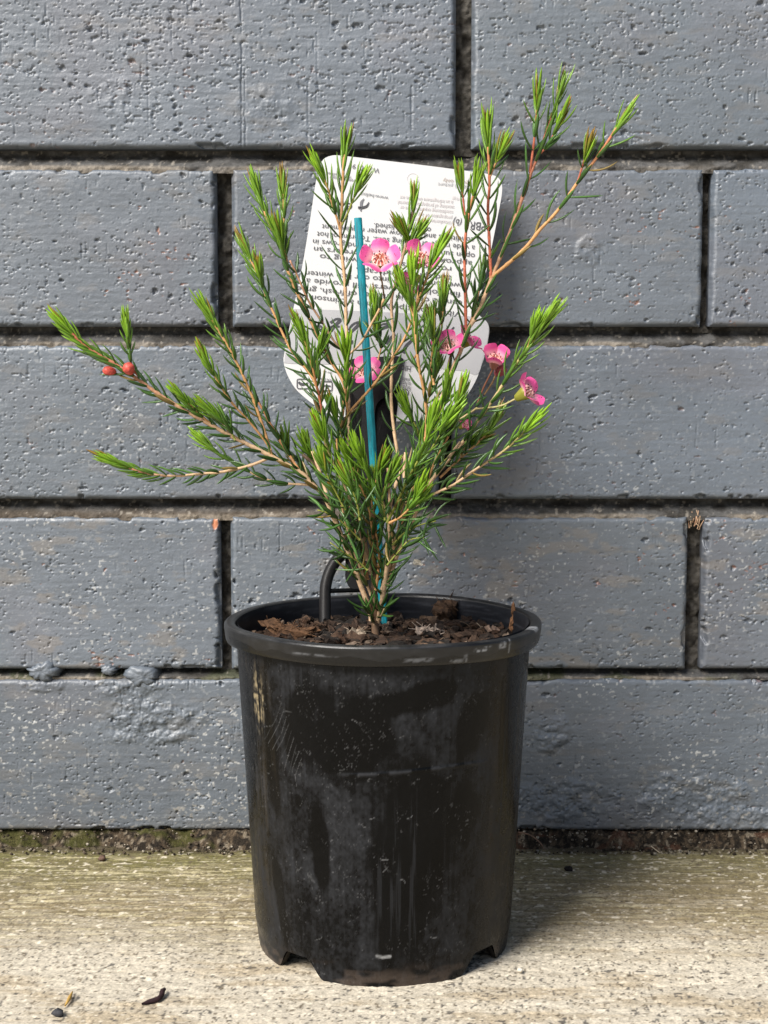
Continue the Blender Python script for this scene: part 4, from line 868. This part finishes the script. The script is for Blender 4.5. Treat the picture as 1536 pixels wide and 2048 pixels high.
def text_into(mb, s, start, end, col=INKC, off=0.0009, cap=None):
    """lettering between two points of the card; upside down because end lies left of start"""
    cu = bpy.data.curves.new('lettering', 'FONT'); cu.body = s; cu.size = 1; cu.resolution_u = 3
    o = bpy.data.objects.new('lettering', cu); COL.objects.link(o)
    dg = bpy.context.evaluated_depsgraph_get(); me = o.evaluated_get(dg).to_mesh()
    V = np.array([v.co[:] for v in me.vertices]); tr = []
    me.calc_loop_triangles(); tr = [tuple(t.vertices) for t in me.loop_triangles]
    o.evaluated_get(dg).to_mesh_clear(); bpy.data.objects.remove(o); bpy.data.curves.remove(cu)
    A, B = on_label(*start, off), on_label(*end, off); e = B - A; w = V[:, 0].max() - V[:, 0].min(); k = np.linalg.norm(e) / w; e /= np.linalg.norm(e)
    up = np.cross(LN, e); ky = k if cap is None else cap * 0.74 / F_PX / 0.72
    mb.add(A + ((V[:, 0] - V[:, 0].min()) * k)[:, None] * e + (V[:, 1] * ky)[:, None] * up, tris=tr, col=col)
tx = MB()
LINES = [("Vibrant pink petals with a crimson red", (922, 624), (588, 586), 11.5), ("centre open in masses of fresh, green", (924, 601), (583, 571), 11.5), ("fine foliage flowers, will provide a", (921, 584), (612, 556), 11.5),
         ("welcome colour into our late winter", (922, 566), (612, 541), 11.5), ("and spring landscape.", (902, 551), (712, 535), 11.5), ("A rounded shrub growing to", (928, 536), (640, 508), 11.5), ("approximately 1m x 1m, prefers an", (944, 522), (628, 493), 11.5),
         ("open sunny position. Flowers and grows in", (950, 507), (626, 478), 11.5), ("a wide range of draining soils. Tolerant of hot", (950, 491), (634, 463), 11.5), ("conditions and has a low water requirement", (948, 475), (644, 448), 11.5), ("once established.", (862, 455), (748, 446), 11.5)]
for s, a, b, cap in LINES[:5]: text_into(tx, s, a, b, INKC, cap=cap)
tx.build('care_text', M['ink'], label); tx = MB()
for s, a, b, cap in LINES[5:]: text_into(tx, s, a, b, INKC, cap=cap)
tx.build('care_text', M['ink'], label); tx = MB()
text_into(tx, "WAF019", (760, 337), (706, 327), (0.10, 0.10, 0.11), cap=11)
text_into(tx, "www.helixa", (777, 393), (721, 384), (0.16, 0.16, 0.17), cap=8)
tx.build("web_address", M["ink"], label); tx = MB()
text_into(tx, "Label & picture", (940, 371), (876, 365), (0.30, 0.30, 0.31), cap=8); text_into(tx, "guide only", (938, 363), (886, 357), (0.34, 0.28, 0.24), cap=8)
for s, a, b in [("Unauthorised commercial", (902, 442), (820, 434)), ("propagation or any sale,", (904, 432), (818, 423)), ("conditioning export, import or", (906, 421), (800, 411)), ("stocking of propagating material", (908, 411), (796, 401)), ("is an infringement under the act", (906, 401), (800, 391)), ("penalties may apply", (930, 398), (905, 393))]:
    text_into(tx, s, a, b, (0.42, 0.38, 0.38), cap=8)
text_into(tx, "(b)", (924, 440), (908, 436), INKC, cap=14); text_into(tx, "PBR", (972, 446), (940, 442), INKC, cap=18)
text_into(tx, "rights reserved", (702, 352), (653, 343), (0.10, 0.10, 0.11), cap=7); text_into(tx, "protected copy", (714, 359), (660, 351), (0.08, 0.08, 0.09), cap=8); text_into(tx, "e", (705, 407), (694, 405), (.05, .05, .06), cap=20)
tx.build("small_print", M["ink"], label); tx = MB()
text_into(tx, "HIGH", (822, 733), (793, 728), INKC, cap=11)
text_into(tx, "Full sun", (822, 773), (806, 770), INKC, cap=9); text_into(tx, "to Part", (822, 765), (806, 762), INKC, cap=8); text_into(tx, "shade", (820, 757), (806, 755), INKC, cap=8)
text_into(tx, "SIZE", (612, 747), (596, 743), INKC, cap=5); text_into(tx, "WATER", (668, 759), (640, 754), INKC, cap=6); text_into(tx, "low use", (664, 744), (646, 741), INKC, cap=5)
tx.build('printed_text', M['ink'], label)
# brush-script name and the little emblem
def stroke(mb, pts, w, off=0.00095, col=(0.03, 0.03, 0.035)):
    P = catmull(np.array(pts, float), 1.5); n = len(P); t = np.gradient(P, axis=0); t /= np.linalg.norm(t, axis=1)[:, None]; nn = np.stack([-t[:, 1], t[:, 0]], -1)
    ww = np.interp(np.linspace(0, 1, n), np.linspace(0, 1, len(w)), w)[:, None]
    ww = ww * (1.5 if mb is globals().get('sc') else 1.0)
    G = np.array([[on_label(*(p + q * k), off) for k in (-1, 1)] for p, q in zip(P, nn * ww)]); mb.grid(G, col)
sc = MB()
stroke(sc, [(661, 662), (668, 652), (678, 643), (680, 639), (672, 638), (664, 643), (661, 646)], [2.2, 2.4, 1.8, 2.2, 1.6, 1.2, 2.0]); stroke(sc, [(660, 654), (670, 652), (679, 653)], [1, 2, 1])
stroke(sc, [(640, 661), (637, 655), (641, 652), (644, 657), (640, 661)], [1.4, 1.2, 1.4, 1.2, 1.4]); stroke(sc, [(698, 667), (706, 660), (716, 650), (718, 645), (710, 646), (702, 652), (697, 660)], [2.2, 1.6, 2.0, 2.0, 1.2, 1.4, 1.0])
stroke(sc, [(745, 668), (756, 660), (768, 655), (777, 652), (776, 648), (766, 648), (758, 652)], [1.6, 2, 2.2, 2, 1.8, 1.2, .8]); stroke(sc, [(772, 688), (782, 676), (790, 668)], [2.2, 2.4, 1.4]); stroke(sc, [(806, 706), (812, 692), (824, 680), (836, 668)], [2.4, 2.0, 1.6, 1.0])
stroke(sc, [(845, 654), (853, 647), (860, 640), (858, 636), (850, 638)], [1.5, 2.4, 2.2, 1.6, 1]); stroke(sc, [(870, 700), (880, 684), (896, 668), (908, 654)], [2.4, 2, 1.6, 1.0]); stroke(sc, [(858, 676), (874, 672), (890, 674)], [1, 2, 1]); stroke(sc, [(699, 684), (703, 686), (704, 680)], [1.5, 1.8, 1.2])
stroke(sc, [(716, 415), (724, 415), (733, 412), (738, 404)], [1.6, 1.5, 1.4, .5]); stroke(sc, [(721, 422), (722, 412), (723, 404), (728, 397)], [.8, 1.6, 1.8, .4], col=(.12, .12, .13))
sc.build('script_lettering', M['ink'], label)
ic = MB()
def rrect(mb, x, y, w, h, lw=0.9):
    r = 3; pts = []
    for cx, cy, a in ((x + w - r, y + h - r, 0), (x + r, y + h - r, 90), (x + r, y + r, 180), (x + w - r, y + r, 270)):
        for k in range(4): q = math.radians(a + 30 * k); pts.append((cx + r * math.cos(q), cy + r * math.sin(q)))
    stroke(mb, pts + pts[:1], [lw])
rrect(ic, 594, 758, 26, 19); stroke(ic, [(597, 764), (602, 768), (610, 768), (616, 765)], [2.2, 3, 1.6, .8]); ic.build('care_icon', M['ink'], label); ic = MB()
rrect(ic, 640, 763, 24, 18); stroke(ic, [(645, 768), (645, 777)], [1.6]); stroke(ic, [(653, 768), (654, 777)], [1.6]); stroke(ic, [(644, 771), (661, 772)], [1.2]); ic.build('care_icon', M['ink'], label); ic = MB()
for cx, cy, rr in ((810, 785, 7), (810, 785, 3.4)): stroke(ic, [(cx + rr * math.cos(k * .5), cy + rr * math.sin(k * .5)) for k in range(14)], [.8])
ic.build('sun_icon', M['ink'], label); ic = MB()
stroke(ic, [(825 + 11.5 * math.cos(k * .55), 357 + 11.5 * math.sin(k * .55)) for k in range(12)], [0.45], col=(0.60, 0.56, 0.58)); ic.build('hole_mark', M['ink'], label)
# black holder: paddle through the card, stem, arch, two prongs and a cross bar
HOLD = [(689, 728), (700, 719), (730, 716), (800, 713), (804, 735), (797, 772), (772, 792), (754, 808), (749, 835), (748, 900), (746, 980), (745, 1060), (745, 1150), (745, 1252), (722, 1252), (722, 1184), (700, 1176), (690, 1150), (700, 1120), (716, 1085), (716, 1000), (718, 900), (723, 845), (722, 812), (706, 788), (692, 760)]
plate(HOLD, 0.0016, (0.006, 0.006, 0.006), 'holder', M['holder'], 0.0007, 6)
hm = MB()
hm.tube(catmull([on_label(a, b, 0.0015) for a, b in [(650, 1262), (650, 1200), (652, 1168), (662, 1138), (682, 1110), (706, 1092), (728, 1080)]], 0.002), [11.5 * 0.69 / F_PX] , 12, (0.016, 0.015, 0.015))
hm.tube([on_label(655, 1182, 0.0012), on_label(724, 1180, 0.0012)], 4.5 * 0.69 / F_PX, 8, (0.014, 0.013, 0.013))
hm.build('prong', M['holder'], label)

# ------------------------------------------------------------------ odds and ends lying about
def thread(name, pts, r, col, label_, cat, mat=M['twig']):
    P = catmull(pts, 0.0008); m = MB(); n = len(P); rr = np.interp(np.linspace(0, 1, n), np.linspace(0, 1, len(r)), r)
    rr = rr * (1 + 0.25 * (fbm(np.arange(n) / 3.0, np.zeros(n), int(r[0] * 1e6)) - 0.5)); m.tube(P - P[0], rr, 7, col)
    o = m.build(name, mat, loc0=None); o.location = P[0]; return tag(o, label_, cat)
g = lambda px, py, z=0.0008: at_z(px, py, z)
thread('twig', [g(284, 2008), g(300, 2003), g(316, 1998, .0012), g(323, 1990, .0015), g(325, 1982, .002), g(330, 1978, .0015)], [.0004, .0009, .0010, .0009, .0011, .0005], (0.028, 0.014, 0.016), 'short bent dark twig lying on the concrete in front left of the pot', 'twig')
thread('grass_blade', [g(130, 2012), g(138, 1998, .0015), g(145, 1983, .001)], [.0003, .0008, .0002], (0.42, 0.26, 0.07), 'tiny dry ochre grass blade on the concrete left of the dark twig', 'grass')
thread('root_thread', [at_y(1036, 1664, -0.004), at_y(1060, 1670, -0.007), at_y(1080, 1685, -0.010), at_y(1090, 1700, -0.014)], [.0003, .0004, .0004, .0002], (0.16, 0.10, 0.07), 'thin curved brown root at the wall foot just right of the pot', 'root')
thread('straw', [at_y(1302, 1692, -0.010), at_y(1320, 1706, -0.012)], [.00025, .00025], (0.5, 0.42, 0.3), 'short pale straw lying in the dirt strip right of the pot', 'straw')
def pebble(px, py, r, col, label_, z=0.0012):
    p = at_z(px, py, z); m = MB(); pebble_mesh(m, (0, 0, 0), r, col, np.random.default_rng(int(px)), (1.2, 1, .75)); o = m.build('pebble', M['twig']); o.location = p; return tag(o, label_, 'pebble', 'loose stones on the concrete')
pebble(204, 1716, 0.0018, (0.12, 0.075, 0.055), 'small brown pebble on the mossy concrete left of the pot')
pebble(1138, 1738, 0.0018, (0.02, 0.015, 0.013), 'small dark stone on the concrete right of the pot near the wall')
pebble(116, 2026, 0.0022, (0.05, 0.05, 0.055), 'dark grey stone chip at the front left of the concrete')
pebble(1040, 1940, 0.0013, (0.6, 0.55, 0.46), 'tiny pale pebble on the concrete beside the right foot of the pot')
# tuft of dead straw wedged into the right upright joint
tf = MB(); r_ = random.Random(3)
for k in range(16):
    x, y = 1377 + r_.uniform(0, 24), 1052 + r_.uniform(-8, 8); p = at_y(x, y, 0.0035); q = at_y(x + r_.uniform(-9, 12), y - r_.uniform(8, 28), r_.uniform(-0.002, 0.004)); tf.tube([p, (p + q) / 2 + np.array([r_.uniform(-.0005, .0005), -.0006, 0]), q], .0002, 4, (0.40 + .12 * r_.random(), 0.31, 0.20))
pt = at_y(1388, 1052, 0.004); tag(tf.build('straw_tuft', M['twig'], loc0=pt), 'ragged tuft of dry straw caught in the upright mortar joint at right', 'straw')
# shed petal caught on a low leaf
p = at_y(836, 1125, -0.128); m = MB(); a = np.linspace(0, 2 * np.pi, 26, endpoint=False); q = np.linspace(0, 1, 5)
A_, Q_ = np.meshgrid(a, q); r_w = 0.55 + 0.32 * np.abs(np.cos(1.5 * A_ + 0.5)) + 0.35 * (fbm(A_ * 1.2, 0 * A_, 77) - 0.5)
m.grid(np.stack([0.0027 * Q_ * r_w * np.cos(A_), 0.0007 * np.sin(3 * A_) * Q_, 0.0016 * Q_ * r_w * np.sin(A_) - 0.0006 * Q_ * np.cos(A_)], -1), (0.85, 0.78, 0.66), wrap=True); o = m.build('dried_petal', M['petal']); o.location = p
tag(o, 'small cream dried petal caught on a low needle leaf right of the trunk', 'petal')
